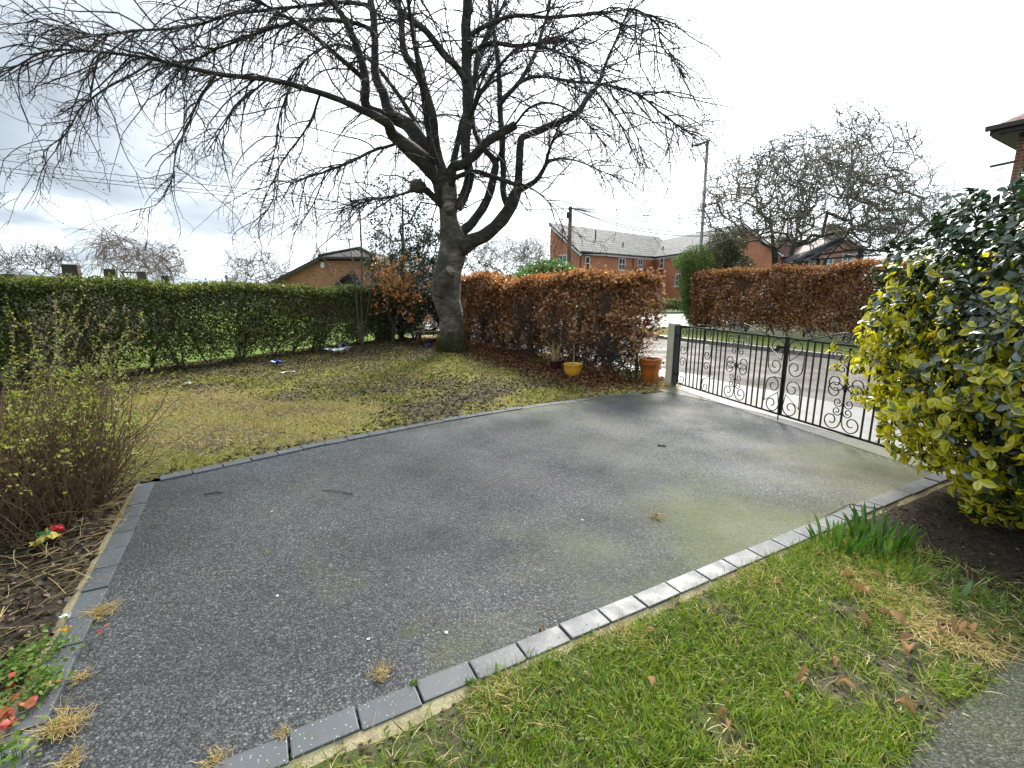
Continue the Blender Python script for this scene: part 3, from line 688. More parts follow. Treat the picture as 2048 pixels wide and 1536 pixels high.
# front lawn: long wet blades with bare earth showing through
Qf = pol_sample([W2(-0.75, 0.44), W2(3.15, 0.44), W2(3.1, 1.36), W2(-0.75, 1.36)], 120000)
x, y = Qf.T; uu = x * UX[0] + y * UX[1]; vv = x * VX[0] + y * VX[1]
d = fbm(x, y, 3.6, 4); d2 = fbm(x + 50, y + 8, 1.3, 3)
dens = np.clip((d - 0.33) * 5.0, 0.16, 1) * np.clip((d2 - 0.15) * 3.2, 0.5, 1)
bare = 0
for px, py, s in ((1450, 1480, .055), (1420, 1440, .05), (1690, 1215, .06), (1770, 1330, .05), (1640, 1370, .05)): bare = bare + gauss(x, y, GP2(px, py), s)
dens = dens * np.clip(1 - 1.1 * bare, 0, 1) * np.clip((1.36 - vv) / 0.05 + 0.3, 0.55, 1) * np.clip((vv - 0.44) / 0.07, 0.2, 1) * np.clip((3.15 - uu) / 0.3, 0, 1)
gi = RNG.random(len(x)) < dens * 0.95
x, y = x[gi], y[gi]; n = len(x); P = np.stack([x, y, fh(x, y) - .004], 1)
D = rdir(n, 0.85, 0.5); cl = nrm(np.stack([fbm(x, y, 9) - .5, fbm(x + 9, y, 9) - .5, np.zeros(n)], 1)); D = nrm(D + cl * 0.45)
L = RNG.uniform(.022, .07, n) * (0.7 + 0.6 * fbm(x + 3, y, 4.0))
G2 = (np.array([[0,.5,0],[0,-.5,0],[.4,-.48,.05],[.4,.48,.05],[.75,-.32,.02],[.75,.32,.02],[1,-.04,-.08],[1,.04,-.08]], float), np.array([[0,1,2,3],[3,2,4,5],[5,4,6,7]]), None)
V, F, _ = scatter(P, D, rdir(n, 0.3), L, RNG.uniform(.0022, .0048, n), G2)
tag(link('front_grass', mesh_np('front_grass', V, F), 'grass'), 'bright green tufty grass between the kerb and the path', 'grass', kind='stuff')
# dry matted blades among it
dm_ = 0; xq, yq = Qf.T
for px, py, s in ((1800, 1200, .12), (1880, 1270, .10), (1930, 1290, .07), (1500, 1150, .10), (1700, 1140, .10), (1980, 1290, .06), (1470, 1530, .05), (1250, 1260, .08), (1000, 1390, .07)): dm_ = dm_ + gauss(xq, yq, GP2(px, py), s)
di = RNG.random(len(xq)) < np.clip(dm_ * 0.20 + 0.018, 0, .3)
P = np.stack([xq[di], yq[di], fh(xq[di], yq[di]) + .006], 1); n = len(P)
V, F, _ = scatter(P, rdir(n, .16, .16), rdir(n, .6), RNG.uniform(.03, .085, n), RNG.uniform(.0018, .0036, n), G2)
tag(link('matted_straw', mesh_np('matted_straw', V, F), 'straw'), 'matted dry blades lying in the front grass', 'dry grass', kind='stuff')
# crumbs of leaf and stalk on the bare earth of the front lawn and the bush bed
Qc = pol_sample([W2(-0.75, 0.42), W2(5.0, 0.42), W2(5.0, 1.34), W2(-0.75, 1.34)], 9000)
litter('soil_crumbs', np.stack([Qc[:, 0], Qc[:, 1], fh(Qc[:, 0], Qc[:, 1]) + .003], 1), RNG.uniform(.006, .030, len(Qc)), 'litter', 'brown crumbs of dead leaf on the bare earth by the golden bush', 'leaf litter')
# broad weeds
wi = RNG.choice(np.where(x * UX[0] + y * UX[1] < 1.6)[0], 330, replace=False); P = []; D = []; Lw = []
for i in wi:
    for a in range(RNG.integers(4, 8)):
        th = RNG.uniform(0, 6.283); P.append((x[i] + .004 * math.cos(th), y[i] + .004 * math.sin(th), float(fh(x[i], y[i])) + RNG.uniform(0.004, .03))); D.append((math.cos(th), math.sin(th), RNG.uniform(.1, .7))); Lw.append(RNG.uniform(.012, .024))
P, D, Lw = np.array(P), np.array(D), np.array(Lw)
V, F, _ = scatter(P, D, np.broadcast_to([0, 0, 1.], P.shape) + RNG.normal(size=P.shape) * .2, Lw, Lw * .42, leaf_tmpl())
tag(link('lawn_weeds', mesh_np('lawn_weeds', V, F), 'weed'), 'small broad leaved weeds mixed into the front grass', 'weeds', kind='stuff')
# ------------------------------------------------------------------ the bare cherry tree on the rough lawn
TD = 10.13
cherry = empty('cherry_tree', (-1.29, TD, 0.05))
tag(cherry, 'tall bare spreading tree with mossy trunk foot on the rough lawn', 'tree')
PX = TD / 963.0                                   # metres per pixel of the photograph at the trunk
def limb3(pts, d0, d1):
    """pts: (px, py, width in px); depth runs d0..d1 (metres nearer is negative)"""
    out = []; n = len(pts)
    for i, (a, b, w) in enumerate(pts):
        D = TD + d0 + (d1 - d0) * i / (n - 1); p = at(a, b, D); out.append((p.x, p.y, p.z, w * 0.5 * D / 963.0))
    return out
# trunk
trk = [(908, 720, 74), (906, 708, 62), (904, 690, 53), (903, 660, 48), (903, 635, 48), (897, 612, 54), (893, 590, 58), (893, 565, 58), (897, 540, 54), (903, 515, 53), (906, 490, 52), (903, 465, 44), (899, 440, 36), (897, 415, 34), (895, 392, 40), (890, 372, 44), (884, 350, 34)]
S = spline(limb3(trk, 0.0, 0.0), 0.035)
def tprof(j, q):
    a = q / 28 * 2 * math.pi
    fl = max(0, 1 - S[min(j, len(S)-1)][2] / 0.5)
    return 1 + 0.12 * (fbm(math.cos(a) * 2 + 5, math.sin(a) * 2 + S[j][2] * 2.2, 1.4) - .5) * 2 + fl * 0.22 * (0.5 + 0.5 * math.sin(a * 5 + 1.0)) * 0.8 + 0.03 * math.sin(a * 3 + S[j][2] * 3)
mb = MB(); mb.tube([s[:3] for s in S], [s[3] for s in S], 28, True, tprof); trunk_o = mb.build('trunk', 'bark', cherry, True)
def limb_tube(name, pts, n=10, parent=cherry, mat='limb', step=0.06):
    S_ = spline(pts, step); ph = random.uniform(0, 9)
    S_[:, :3] += (np.stack([fbm(S_[:, 2] * 1.0 + ph, S_[:, 0] + i * 7, 2.2, 3) for i in range(3)], 1) - .5) * np.clip(S_[:, 3:4] * 1.6, 0.004, .05)
    b = MB(); b.tube([s[:3] for s in S_], [max(.002, s[3]) for s in S_], n, True, lambda j, q: 1 + 0.09 * math.sin(q * 1.9 + j * 0.37 + ph) * math.sin(j * 0.6 + ph))
    b.build(name, mat, parent, True); return S_
# sawn stub on the front of the trunk and the old knuckle below it
stub = limb3([(880, 585, 40), (883, 565, 34), (892, 552, 28), (902, 540, 23)], -.16, -.42)
limb_tube('cut_branch_stub', stub, 14, mat='bark', step=.03)
def disc(P, nrm_, r, mat, name):
    b = MB(); nrm_ = Vector(nrm_).normalized(); b.tube([Vector(P) - nrm_ * .01, Vector(P) + nrm_ * .004], [r, r * .94], 16); return b.build(name, mat, cherry)
ps_ = Vector(stub[-1][:3]); disc(ps_, Vector(stub[-1][:3]) - Vector(stub[-2][:3]), .115, 'cutwood', 'cut_end')
st2 = limb3([(900, 424, 26), (899, 418, 22), (897, 412, 20)], -.10, -.30); limb_tube('cut_branch_stub', st2, 12, mat='bark', step=.03); disc(st2[-1][:3], (0, -1, .15), .095, 'cutwood', 'cut_end')
LIMBS = [
 # (points px,py,width), depth start, end, twig density factor
 ([(893,385,36),(872,345,36),(834,309,30),(787,270,22),(768,242,18),(690,205,11),(600,172,9.5),(520,155,8.5),(432,148,7.5),(304,119,5.6),(198,105,4.4),(99,101,3.4),(38,130,2.6),(-10,150,1.8)], 0,-2.3,1.0),
 ([(880,350,34),(850,297,30),(819,254,26),(784,230,22),(768,187,18),(752,148,16),(750,78,13),(741,0,11),(730,-80,8),(715,-150,5),(700,-220,3)], .05,.6,1.0),
 ([(790,234,18),(741,219,16),(729,199,16),(731,156,15),(717,102,13),(690,40,11),(662,0,9.5),(630,-50,7),(590,-100,4),(550,-130,2.5)], .1,-.8,1.0),
 ([(731,160,10),(686,121,9),(631,74,7.5),(600,52,6.5),(556,24,5.5),(513,4,4.5),(440,-20,3.2),(380,-30,2)], 0,-1.6,1.0),
 ([(884,345,24),(872,300,20),(869,273,18),(866,234,17),(842,156,15),(811,105,13),(803,47,11),(795,0,10),(785,-70,8),(770,-150,5),(760,-220,2.5)], -.15,-.9,1.0),
 ([(862,225,10),(858,203,10),(834,102,9),(823,39,7.5),(816,0,6.5),(806,-90,4),(800,-150,2)], 0,.9,1.0),
 ([(915,420,18),(930,385,18),(938,352,19),(932,312,18),(932,273,19),(936,219,20),(932,148,20),(932,78,18),(934,0,16),(936,-80,12),(930,-160,8),(925,-240,3)], -.10,-.5,1.0),
 ([(934,165,12),(915,135,12),(889,109,13),(850,59,12),(811,31,10),(784,0,8),(750,-50,5),(720,-90,3)], -.35,-1.6,1.0),
 ([(899,372,20),(905,338,20),(932,324,18),(975,285,16),(1010,262,15),(1030,250,15)], -.12,-.55,0.5),
 ([(899,365,9),(912,355,9),(951,344,9.5),(990,355,9),(1026,369,8),(1042,367,8)], -.15,-.55,0.3),
 ([(916,498,40),(936,486,32),(975,465,26),(1010,430,24),(1030,390,22),(1036,367,16),(1041,293,14),(1049,273,12),(1104,250,12),(1151,227,11),(1178,191,10),(1196,172,7),(1215,120,5),(1240,60,3.5),(1262,0,2)], -.05,.5,1.0),
 ([(1015,412,14),(1006,385,13),(1006,332,12),(1002,242,11),(998,156,10),(994,109,9),(984,40,7.5),(975,-30,5),(968,-120,2.5)], .3,1.2,1.0),
 ([(1030,385,14),(1041,379,12),(1073,359,10),(1092,328,7.5),(1096,309,6),(1110,270,3.5),(1128,230,2)], .3,-.2,1.0),
 ([(915,470,22),(932,456,20),(948,441,18),(975,398,16),(987,352,15),(990,324,13),(967,297,10),(950,266,8),(945,225,6),(960,170,4),(985,120,2.5)], .1,.9,1.0),
 ([(990,330,8),(1003,300,8),(1008,260,7),(1000,215,6),(1041,164,6.5),(1088,154,6),(1147,164,5.4),(1213,172,4.6),(1280,191,4),(1327,230,3.2),(1397,281,1.8)], .5,-.9,1.0),
 ([(1002,200,8),(1041,160,8),(1069,109,7),(1088,51,6),(1100,8,5),(1112,-60,3),(1120,-120,2)], .6,1.2,1.0),
 ([(938,120,9),(944,70,9),(985,45,8),(1030,31,7),(1090,34,6),(1147,31,5.4),(1225,23,4.6),(1272,20,4),(1315,51,3.2),(1323,90,2.6),(1373,156,1.6)], -.3,-1.7,1.0),
 ([(936,225,11),(951,156,10),(955,120,9),(963,94,8),(985,50,6),(1010,0,4.5),(1030,-60,2.5)], -.2,.4,1.0),
 ([(940,108,8),(965,92,8),(990,84,8),(1033,92,7),(1080,86,6.5),(1127,78,6.5)], -.3,-1.0,0.8),
 ([(800,280,6),(787,289,6),(745,302,5.5),(709,320,5),(651,344,4),(600,359,2.8),(560,368,1.6)], -.2,-1.2,1.0),
 ([(885,412,15),(868,395,13),(850,379,13),(836,374,16)], -.05,-.35,0.3),
 ([(836,376,7),(807,387,5),(770,395,4),(737,402,3.2),(678,422,2)], -.35,-1.0,1.2),
 ([(750,70,8),(732,53,7.5),(680,42,7),(622,40,6),(549,55,5),(465,86,4.2),(403,113,3.4),(362,139,2.8),(330,180,2)], .3,-1.4,1.2),
 ([(741,10,7),(690,6,6.5),(640,8,6),(586,15,5.6),(476,26,5),(384,51,4.4),(264,62,4),(183,70,3.4),(139,59,2.8),(88,48,2.2),(40,18,1.4)], .3,-2.0,1.1),
 ([(198,106,3.6),(187,157,3),(183,198,2.2),(205,250,1.5)], -2.1,-2.2,.55),
 ([(304,121,4),(264,150,3.6),(209,179,3.2),(161,216,2.8),(135,264,2.4),(88,304,1.8),(95,330,1)], -2.0,-2.4,.5),
 ([(432,150,4.4),(399,198,4),(373,256,3.4),(352,304,2.8),(344,355,2.2),(315,407,1.5),(264,421,1)], -1.7,-2.1,.45),
 ([(531,163,4),(476,209,3.2),(447,253,2.6),(414,304,1.8)], -1.3,-1.7,.55),
 ([(582,168,3.6),(560,227,3),(552,290,2.2),(535,350,1.4)], -1.0,-1.1,.55),
 ([(640,188,4.4),(615,253,3.6),(557,337,2.8),(546,399,2.2),(520,440,1.6),(505,458,1)], -.9,-1.3,.45),
 ([(651,342,3),(640,375,2.4),(620,420,1.8),(585,470,1)], -1.0,-1.1,.45),
 ([(1190,180,4),(1235,240,3),(1265,300,2),(1285,340,1.2)], .3,.0,.55),
 ([(1213,172,3.2),(1240,215,2.6),(1270,265,2),(1290,330,1)], -.6,-.7,.55),
 ([(1030,250,5),(1060,215,4.5),(1100,205,3.6),(1160,235,2.6),(1220,300,1.5)], -.55,-1.1,.55),
 ([(1042,367,4),(1075,385,3),(1110,420,2),(1130,470,1.2)], -.5,-.9,.55),
 ([(1096,320,3.6),(1150,320,3),(1210,345,2),(1260,365,1.2)], 0,-.4,.55),
 # limbs reaching towards and away from the camera
 ([(880,345,16),(862,290,13),(850,220,11),(838,150,9),(825,70,7),(815,-20,5),(806,-120,3)], -.2,-2.8,1.0),
 ([(899,360,14),(915,290,12),(935,200,9),(960,120,7),(990,30,5),(1010,-60,3)], .2,2.4,1.0),
 ([(936,240,10),(960,190,8),(1000,130,6),(1050,90,5),(1110,100,3.5),(1170,130,2)], -.3,-2.2,1.2),
 ([(880,345,13),(845,270,10),(790,180,8),(730,110,6),(670,90,4.5),(610,120,3),(570,180,1.8)], .2,1.8,1.2),
]
LS = []
for pts, d0, d1, den in LIMBS:
    S_ = limb_tube('limb', limb3(pts, d0, d1), 12 if pts[0][2] > 14 else 7)
    LS.append((S_, den))
# moss swelling on the cut knuckle at the left
knob = at(836, 374, TD - .35)
b = MB(); b.lathe((knob.x, knob.y, knob.z - .12), [(.02, 0), (.12, .03), (.17, .10), (.15, .19), (.07, .25), (.01, .27)], 14); b.build('cut_knuckle', 'bark', cherry, True)
# twigs, three orders, all wandering, drooping and lifting at the tip
def grow(P0, D0, L, k, wander, grav, tip):
    n = len(P0); P = np.empty((n, k, 3)); P[:, 0] = P0; D = nrm(D0); st = (L / (k - 1))[:, None]
    for j in range(1, k):
        D = nrm(D + RNG.normal(size=(n, 3)) * wander + np.array([0, 0, 1.0]) * (grav + tip * (j / k) ** 2)[:, None] if np.ndim(grav) else D + RNG.normal(size=(n, 3)) * wander + np.array([0, 0, 1.0]) * (grav + tip * (j / k) ** 2))
        P[:, j] = P[:, j - 1] + D * st
    return P
def pick(P, r, num, lo=0.15, hi=1.0):
    n, k, _ = P.shape; i = RNG.integers(0, n, num); t = RNG.uniform(lo, hi, num) * (k - 1.001); j = t.astype(int); f = (t - j)[:, None]
    p = P[i, j] * (1 - f) + P[i, j + 1] * f; T = nrm(P[i, j + 1] - P[i, j]); rr_ = r[i, j]
    return p, T, rr_, t / (k - 1)
p0, t0, r0 = [], [], []
for S_, den in LS:
    seg = np.linalg.norm(np.diff(S_[:, :3], axis=0), axis=1); thin = np.clip(1.3 - S_[:-1, 3] / 0.09, 0.05, 1)
    num = int(seg.sum() * 15 * den * thin.mean()) + 4
    w = seg * thin * np.linspace(0.35, 1.25, len(seg)); i = RNG.choice(len(seg), num, p=w / w.sum())
    p0.append(S_[i, :3]); t0.append(nrm(S_[i + 1, :3] - S_[i, :3])); r0.append(S_[i, 3])
p0, t0, r0 = np.concatenate(p0), np.concatenate(t0), np.concatenate(r0)
n = len(p0)
out = p0 - np.array([-1.25, TD, 3.2]); out[:, 2] *= 0.2; out = nrm(out)
D = nrm(t0 * 0.7 + RNG.normal(size=(n, 3)) * 0.55 + out * 0.25)
L1 = RNG.gamma(3.0, 0.31, n).clip(.25, 2.2)
P1 = grow(p0, D, L1, 10, 0.16, -0.115, 0.15)
r1 = np.clip(np.minimum(0.0065 + L1 * 0.006, r0 * 0.85), .0055, .016)[:, None] * np.linspace(1, 0.38, 10)[None]
p, T, rr_, f = pick(P1, r1, int(n * 3.9), .12, 1.0); n2 = len(p)
P2 = grow(p, T * 0.75 + RNG.normal(size=(n2, 3)) * .75, RNG.gamma(2.4, .14, n2).clip(.08, 1.0), 7, 0.24, -0.09, 0.18)
r2 = np.clip(rr_ * 0.66, .0042, .008)[:, None] * np.linspace(1, .5, 7)[None]
p, T, rr_, f = pick(P2, r2, int(n2 * 1.8), .2, 1.0); n3 = len(p)
P3 = grow(p, T * 0.7 + RNG.normal(size=(n3, 3)) * .7, RNG.gamma(2.0, .045, n3).clip(.03, .3), 4, 0.25, 0.0, 0.15)
r3 = np.clip(rr_ * .7, .0034, .005)[:, None] * np.linspace(1, .7, 4)[None]
print('twigs', n, n2, n3)
V, F = cat(tubes(P1, r1, 5), tubes(P2, r2, 4), tubes(P3, r3, 3))
tag(link('twigs', mesh_np('twigs', V, F), 'twig', cherry), kind='stuff')
# buds at the tips
B = np.concatenate([P3[::2, -1], P2[:, -1]]); n = len(B); d = np.concatenate([P3[::2, -1] - P3[::2, -2], P2[:, -1] - P2[:, -2]])
BUD = (np.array([[-.1,0,0],[.35,.5,0],[.35,0,.5],[.35,-.5,0],[.35,0,-.5],[1,0,0]], float), np.array([[0,1,2,2],[0,2,3,3],[0,3,4,4],[0,4,1,1],[5,2,1,1],[5,3,2,2],[5,4,3,3],[5,1,4,4]]), None)
v_, f_, _ = BUD; BUD = (v_, np.array([[0,1,2],[0,2,3],[0,3,4],[0,4,1],[5,2,1],[5,3,2],[5,4,3],[5,1,4]]), None)
V, F, _ = scatter(B, d, rdir(n), RNG.uniform(.014, .026, n), RNG.uniform(.007, .012, n), BUD)
V[:, 0] += 0; vv_ = V
tag(link('buds', mesh_np('buds', V, F), 'twig', cherry), kind='stuff')
# moss on the foot
n = 15000; a = RNG.uniform(0, 6.283, n); h_ = RNG.gamma(1.5, .12, n).clip(0, .5); si_ = np.array([np.argmin(np.abs(S[:, 2] - q)) for q in h_]); rad = S[si_, 3] * RNG.uniform(1.0, 1.16, n) + .01 * (1 + .12 * np.sin(a * 5 + 1) * np.clip(1 - h_ / .5, 0, 1))
P = np.stack([S[si_, 0] + np.cos(a) * rad, S[si_, 1] + np.sin(a) * rad, h_ + .03], 1)
keepm = fbm(a * 2, h_ * 6, 1.5) > 0.24 + h_ * .5; P = P[keepm]; a = a[keepm]; n = len(P)
V, F, _ = scatter(P, np.stack([np.cos(a), np.sin(a), np.full(n, .5)], 1) + RNG.normal(size=(n, 3)) * .5, rdir(n, .5), RNG.uniform(.012, .03, n), RNG.uniform(.008, .015, n), KITE)
tag(link('moss', mesh_np('moss', V, F), 'moss', cherry), kind='stuff')
# ------------------------------------------------------------------ hedges
def hedge(name, label, A, B, thick, ztop, leafmat_, nleaf, lsize, stems, twigmat, ntwig, stemmat='stem', dens=None, zlo=0.12, endcap=True, ratio=0.5, topmat=None, topn=0, group=None, wob=0.12, stem_r=.016, back=1.0, tm=None):
    """A,B: front foot corners on the ground; the body lies to the left of A->B"""
    A, B = np.array(A, float), np.array(B, float); d = B - A; Ln = np.linalg.norm(d); t = d / Ln; nn = np.array([-t[1], t[0]])
    root = empty(name, (*((A + B) / 2 + nn * thick / 2), 0)); tag(root, label, 'hedge', group)
    zt = (lambda s: np.full(np.shape(s), ztop)) if np.isscalar(ztop) else (lambda s: np.interp(s, [q[0] for q in ztop], [q[1] for q in ztop]))
    ph = RNG.uniform(0, 50)
    def shell(n):
        s = RNG.uniform(0, Ln, n); w = RNG.random(n); c = np.full(n, thick / 2.); z_ = RNG.random(n); top = zt(s) + (fbm(s + ph, 3., 1.6) - .5) * wob * 1.6
        depth = RNG.gamma(1.3, .06, n)
        q = np.empty(n); zz = np.empty(n); nx = np.zeros((n, 3))
        fr = w < 0.52; tp = (w >= .52) & (w < .80); bk = (w >= .80) & (w < .80 + .12 * back); ins = w >= .80 + .12 * back
        bulge = (fbm(s + ph, z_ * 2 + 9, 1.5) - .5) * wob * 2
        q[fr] = (depth + bulge)[fr]; zz[fr] = (zlo + (top - zlo) * z_ ** .85)[fr]; nx[fr] = [*(-nn), .25]
        q[tp] = RNG.uniform(0, thick, tp.sum()); zz[tp] = (top - depth * .8)[tp] + RNG.gamma(1., .02, tp.sum()); nx[tp] = [0, 0, 1]
        q[bk] = (thick - depth + bulge)[bk]; zz[bk] = (zlo + (top - zlo) * z_)[bk]; nx[bk] = [*nn, .25]
        q[ins] = RNG.uniform(.1, thick - .1, ins.sum()); zz[ins] = (zlo + (top - zlo) * z_)[ins]; nx[ins] = rdir(ins.sum())
        if endcap:
            for e_, sg in ((0., -1), (Ln, 1)):
                m_ = (RNG.random(n) < .5 * thick / Ln) & fr
                s[m_] = e_ - sg * (depth[m_] + bulge[m_]); q[m_] = RNG.uniform(0, thick, m_.sum()); nx[m_] = [*(t * sg), .25]
        # rounded top edges
        cut = np.minimum(q, thick - q); zz = np.where((zz > top - .12) & (cut < .12), zz - (0.12 - cut) * .7, zz)
        xy = A + np.outer(s, t) + np.outer(q, nn)
        return np.stack([xy[:, 0], xy[:, 1], zz], 1), nx, s, zz, q
    P, nx, s, zz, q = shell(nleaf)
    if dens is not None:
        kp = RNG.random(len(P)) < dens(s, zz, q, P); P, nx = P[kp], nx[kp]
    n = len(P); D = nrm(rdir(n, .15) + nx * .55); U = nrm(nx + RNG.normal(size=(n, 3)) * .65 + [0, 0, .45])
    L = RNG.uniform(.7, 1.3, n) * lsize
    V, F, uv = scatter(P, D, U, L, L * ratio * RNG.uniform(.8, 1.2, n), tm or KITE)
    tag(link('foliage', mesh_np('foliage', V, F), leafmat_, root), kind='stuff')
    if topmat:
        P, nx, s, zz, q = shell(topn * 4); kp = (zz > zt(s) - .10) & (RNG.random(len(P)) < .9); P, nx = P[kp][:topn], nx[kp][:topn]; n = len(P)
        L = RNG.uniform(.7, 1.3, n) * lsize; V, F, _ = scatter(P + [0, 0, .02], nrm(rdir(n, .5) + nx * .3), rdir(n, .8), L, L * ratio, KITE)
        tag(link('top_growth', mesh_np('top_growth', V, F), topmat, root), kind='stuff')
    # stems rising from the ground and forking
    n = stems; s = (np.arange(n) + RNG.uniform(.15, .85, n)) * Ln / n; q = thick / 2 + RNG.normal(size=n) * thick * .12
    xy = A + np.outer(s, t) + np.outer(q, nn); P0 = np.stack([xy[:, 0], xy[:, 1], np.full(n, -.03)], 1)
    rep = 3; P0 = np.repeat(P0, rep, 0); n = len(P0); D0 = np.stack([RNG.normal(size=n) * .45, RNG.normal(size=n) * .45, np.ones(n)], 1)
    Pm = grow(P0, D0, zt(np.repeat(s, rep)) * RNG.uniform(.75, .98, n), 8, .13, .05, .1); rm = RNG.uniform(.5, 1.1, (n, 1)) * stem_r * np.linspace(1, .3, 8)[None]
    for e_ in range(n // rep):
        tag(link('stem', mesh_np('stem', *tubes(Pm[e_*rep:(e_+1)*rep], rm[e_*rep:(e_+1)*rep], 6), True), stemmat, root))
    p, T, r_, f = pick(Pm, rm, ntwig, .12, 1.); D1 = nrm(T * .5 + RNG.normal(size=(ntwig, 3)) * .7 + np.array([*(-nn), 0]) * RNG.choice([-.5, .6], (ntwig, 1)))
    Pt = grow(p, D1, RNG.uniform(.12, .5, ntwig) * (thick / .7), 6, .2, .03, .05)
    # keep the twigs inside the clipped body
    rel = Pt[:, :, :2] - A; sq = rel @ t; qq = np.clip(rel @ nn, .0, thick); sq = np.clip(sq, 0.0, Ln)
    Pt[:, :, :2] = A + sq[..., None] * t + qq[..., None] * nn; Pt[:, :, 2] = np.clip(Pt[:, :, 2], .02, zt(sq) + .02)
    Pt += RNG.normal(size=Pt.shape) * .006
    rt = np.clip(r_ * .55, .0022, .006)[:, None] * np.linspace(1, .45, 6)[None]
    tag(link('twigs', mesh_np('twigs', *tubes(Pt, rt, 3)), twigmat, root), kind='stuff')
    return root
# privet on the left boundary (body away from the camera = left of the line from left to right)
pA_, pB_ = W2(-5.2, 7.30), W2(4.35, 13.13)
def pdens(s, z, q, P): return np.clip((z - .08) / .42, .08, 1) * np.clip(.45 + 1.1 * fbm(s, z, 2.2), .25, 1)
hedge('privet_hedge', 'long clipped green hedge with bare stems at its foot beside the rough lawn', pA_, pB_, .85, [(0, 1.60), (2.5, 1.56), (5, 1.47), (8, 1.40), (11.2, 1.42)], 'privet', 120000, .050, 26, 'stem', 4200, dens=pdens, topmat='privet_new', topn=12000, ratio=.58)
# beech hedge along the road, from the corner to the gate post
def bdens(s, z, q, P):
    end = np.clip((s - 5.2) / 2.6, 0, 1)                       # thinner and twiggier towards the gate post
    return np.clip((z - .22) / .75 - .12 * end, .07, 1) * (1 - .25 * end * (z < 1.35)) * np.clip(.30 + 1.25 * fbm(s + 4, z, 2.6), .12, 1)
hA, hB = W2(4.72, 12.7), W2(4.86, 5.22)
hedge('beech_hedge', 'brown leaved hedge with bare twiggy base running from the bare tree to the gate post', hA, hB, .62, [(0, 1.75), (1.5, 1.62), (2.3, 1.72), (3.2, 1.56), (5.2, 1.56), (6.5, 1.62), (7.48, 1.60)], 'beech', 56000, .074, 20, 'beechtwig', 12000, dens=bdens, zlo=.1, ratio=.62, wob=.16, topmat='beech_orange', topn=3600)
# beech hedge over the road
h2A, h2B = W2(14.3, 12.35), W2(13.9, -3.5)
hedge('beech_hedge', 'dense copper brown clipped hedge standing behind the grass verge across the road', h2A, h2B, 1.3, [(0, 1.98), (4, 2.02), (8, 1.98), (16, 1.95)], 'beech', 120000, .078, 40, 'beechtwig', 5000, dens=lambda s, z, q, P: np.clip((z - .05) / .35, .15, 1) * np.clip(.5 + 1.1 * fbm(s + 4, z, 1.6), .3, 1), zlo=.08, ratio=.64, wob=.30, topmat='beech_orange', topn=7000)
# ------------------------------------------------------------------ variegated evergreen bush beside the drive
bc = W(4.24, 0.46); brz = DRZ
bush = empty('evergreen_bush', (bc.x, bc.y, 0)); tag(bush, 'big rounded glossy evergreen bush with golden yellow leaves on its lower side', 'bush')
LEAFQ = leaf_tmpl(.22, .16)
_v = np.array([[0,0,0],[.16,.16,0],[.16,-.16,0],[.42,.44,0],[.42,-.44,0],[.70,.46,0],[.70,-.46,0],[.92,.24,0],[.92,-.24,0],[1,0,0],[.16,0,0],[.42,0,0],[.70,0,0],[.92,0,0]], float)
_v[:, 2] = np.abs(_v[:, 1]) * .30 - .22 * _v[:, 0] ** 2
_f = np.array([[0,2,10,1],[1,10,11,3],[10,2,4,11],[3,11,12,5],[11,4,6,12],[5,12,13,7],[12,6,8,13],[7,13,8,9]])
_u = np.array([[.2,0],[.9,.16],[.9,.16],[1,.42],[1,.42],[1,.7],[1,.7],[1,.92],[1,.92],[1,1],[0,.16],[0,.42],[0,.7],[.3,.92]])
BIG = (_v, _f, _u)
def bush_r(th, ph):
    """radius multiplier by direction"""
    return 1 + .16 * (fbm(np.cos(th) * 2 + 7, np.sin(th) * 2 + ph * 2.2, 1.3) - .5) * 2
def bush_pts(n, lo=.84, hi=1.04):
    d = RNG.normal(size=(n, 3)); d = nrm(d); th = np.arctan2(d[:, 1], d[:, 0]); ph = d[:, 2]
    r = RNG.uniform(lo, hi, n) * bush_r(th, ph)
    # squarish superellipsoid
    e = np.sum(np.abs(d) ** 2.7, axis=1) ** (-1 / 2.7); q = d * (e * r)[:, None]
    low = np.clip((-q[:, 2] - .35) / .6, 0, 1); q[:, :2] *= (1 - .10 * low)[:, None]
    u = q[:, 0] * 1.12; v = q[:, 1] * 1.38; z_ = 1.07 + q[:, 2] * .98
    p = np.outer(u, UX) + np.outer(v, VX)
    P = np.stack([bc.x + p[:, 0], bc.y + p[:, 1], z_], 1)
    N = np.stack([d[:, 0] * UX[0] + d[:, 1] * VX[0], d[:, 0] * UX[1] + d[:, 1] * VX[1], d[:, 2]], 1)
    return P, nrm(N)
def rosette(n, lo, hi, per=(4, 8)):
    """shoot tips carrying whorls of leaves"""
    P, N = bush_pts(n, lo, hi); k = RNG.integers(per[0], per[1], n); idx = np.repeat(np.arange(n), k); m_ = len(idx)
    ax = nrm(N + RNG.normal(size=N.shape) * .35 + [0, 0, .35])[idx]
    side = nrm(np.cross(ax, RNG.normal(size=(m_, 3)))); D = nrm(side + ax * RNG.uniform(.05, .9, (m_, 1)))
    return P[idx] - ax * RNG.uniform(0, .05, (m_, 1)), D, nrm(ax + RNG.normal(size=(m_, 3)) * .25), N[idx]
P, D, U, N = rosette(4700, .80, 1.04)
pi_, Di, Ui, Ni = rosette(2000, .55, .82, (3, 6))
n = len(P)
zrel = (P[:, 2] - 1.05) / .9
vrel = ((P[:, 0] - bc.x) * VX[0] + (P[:, 1] - bc.y) * VX[1])
clump = fbm(P[:, 0] * 1.0 + P[:, 2] * .7, P[:, 1] + P[:, 2] * 1.3, 2.4, 3)
yp = np.clip(.50 - .78 * zrel + .26 * (vrel - .40) + (clump - .5) * 2.0, 0, .9) * (P[:, 2] < 1.66)
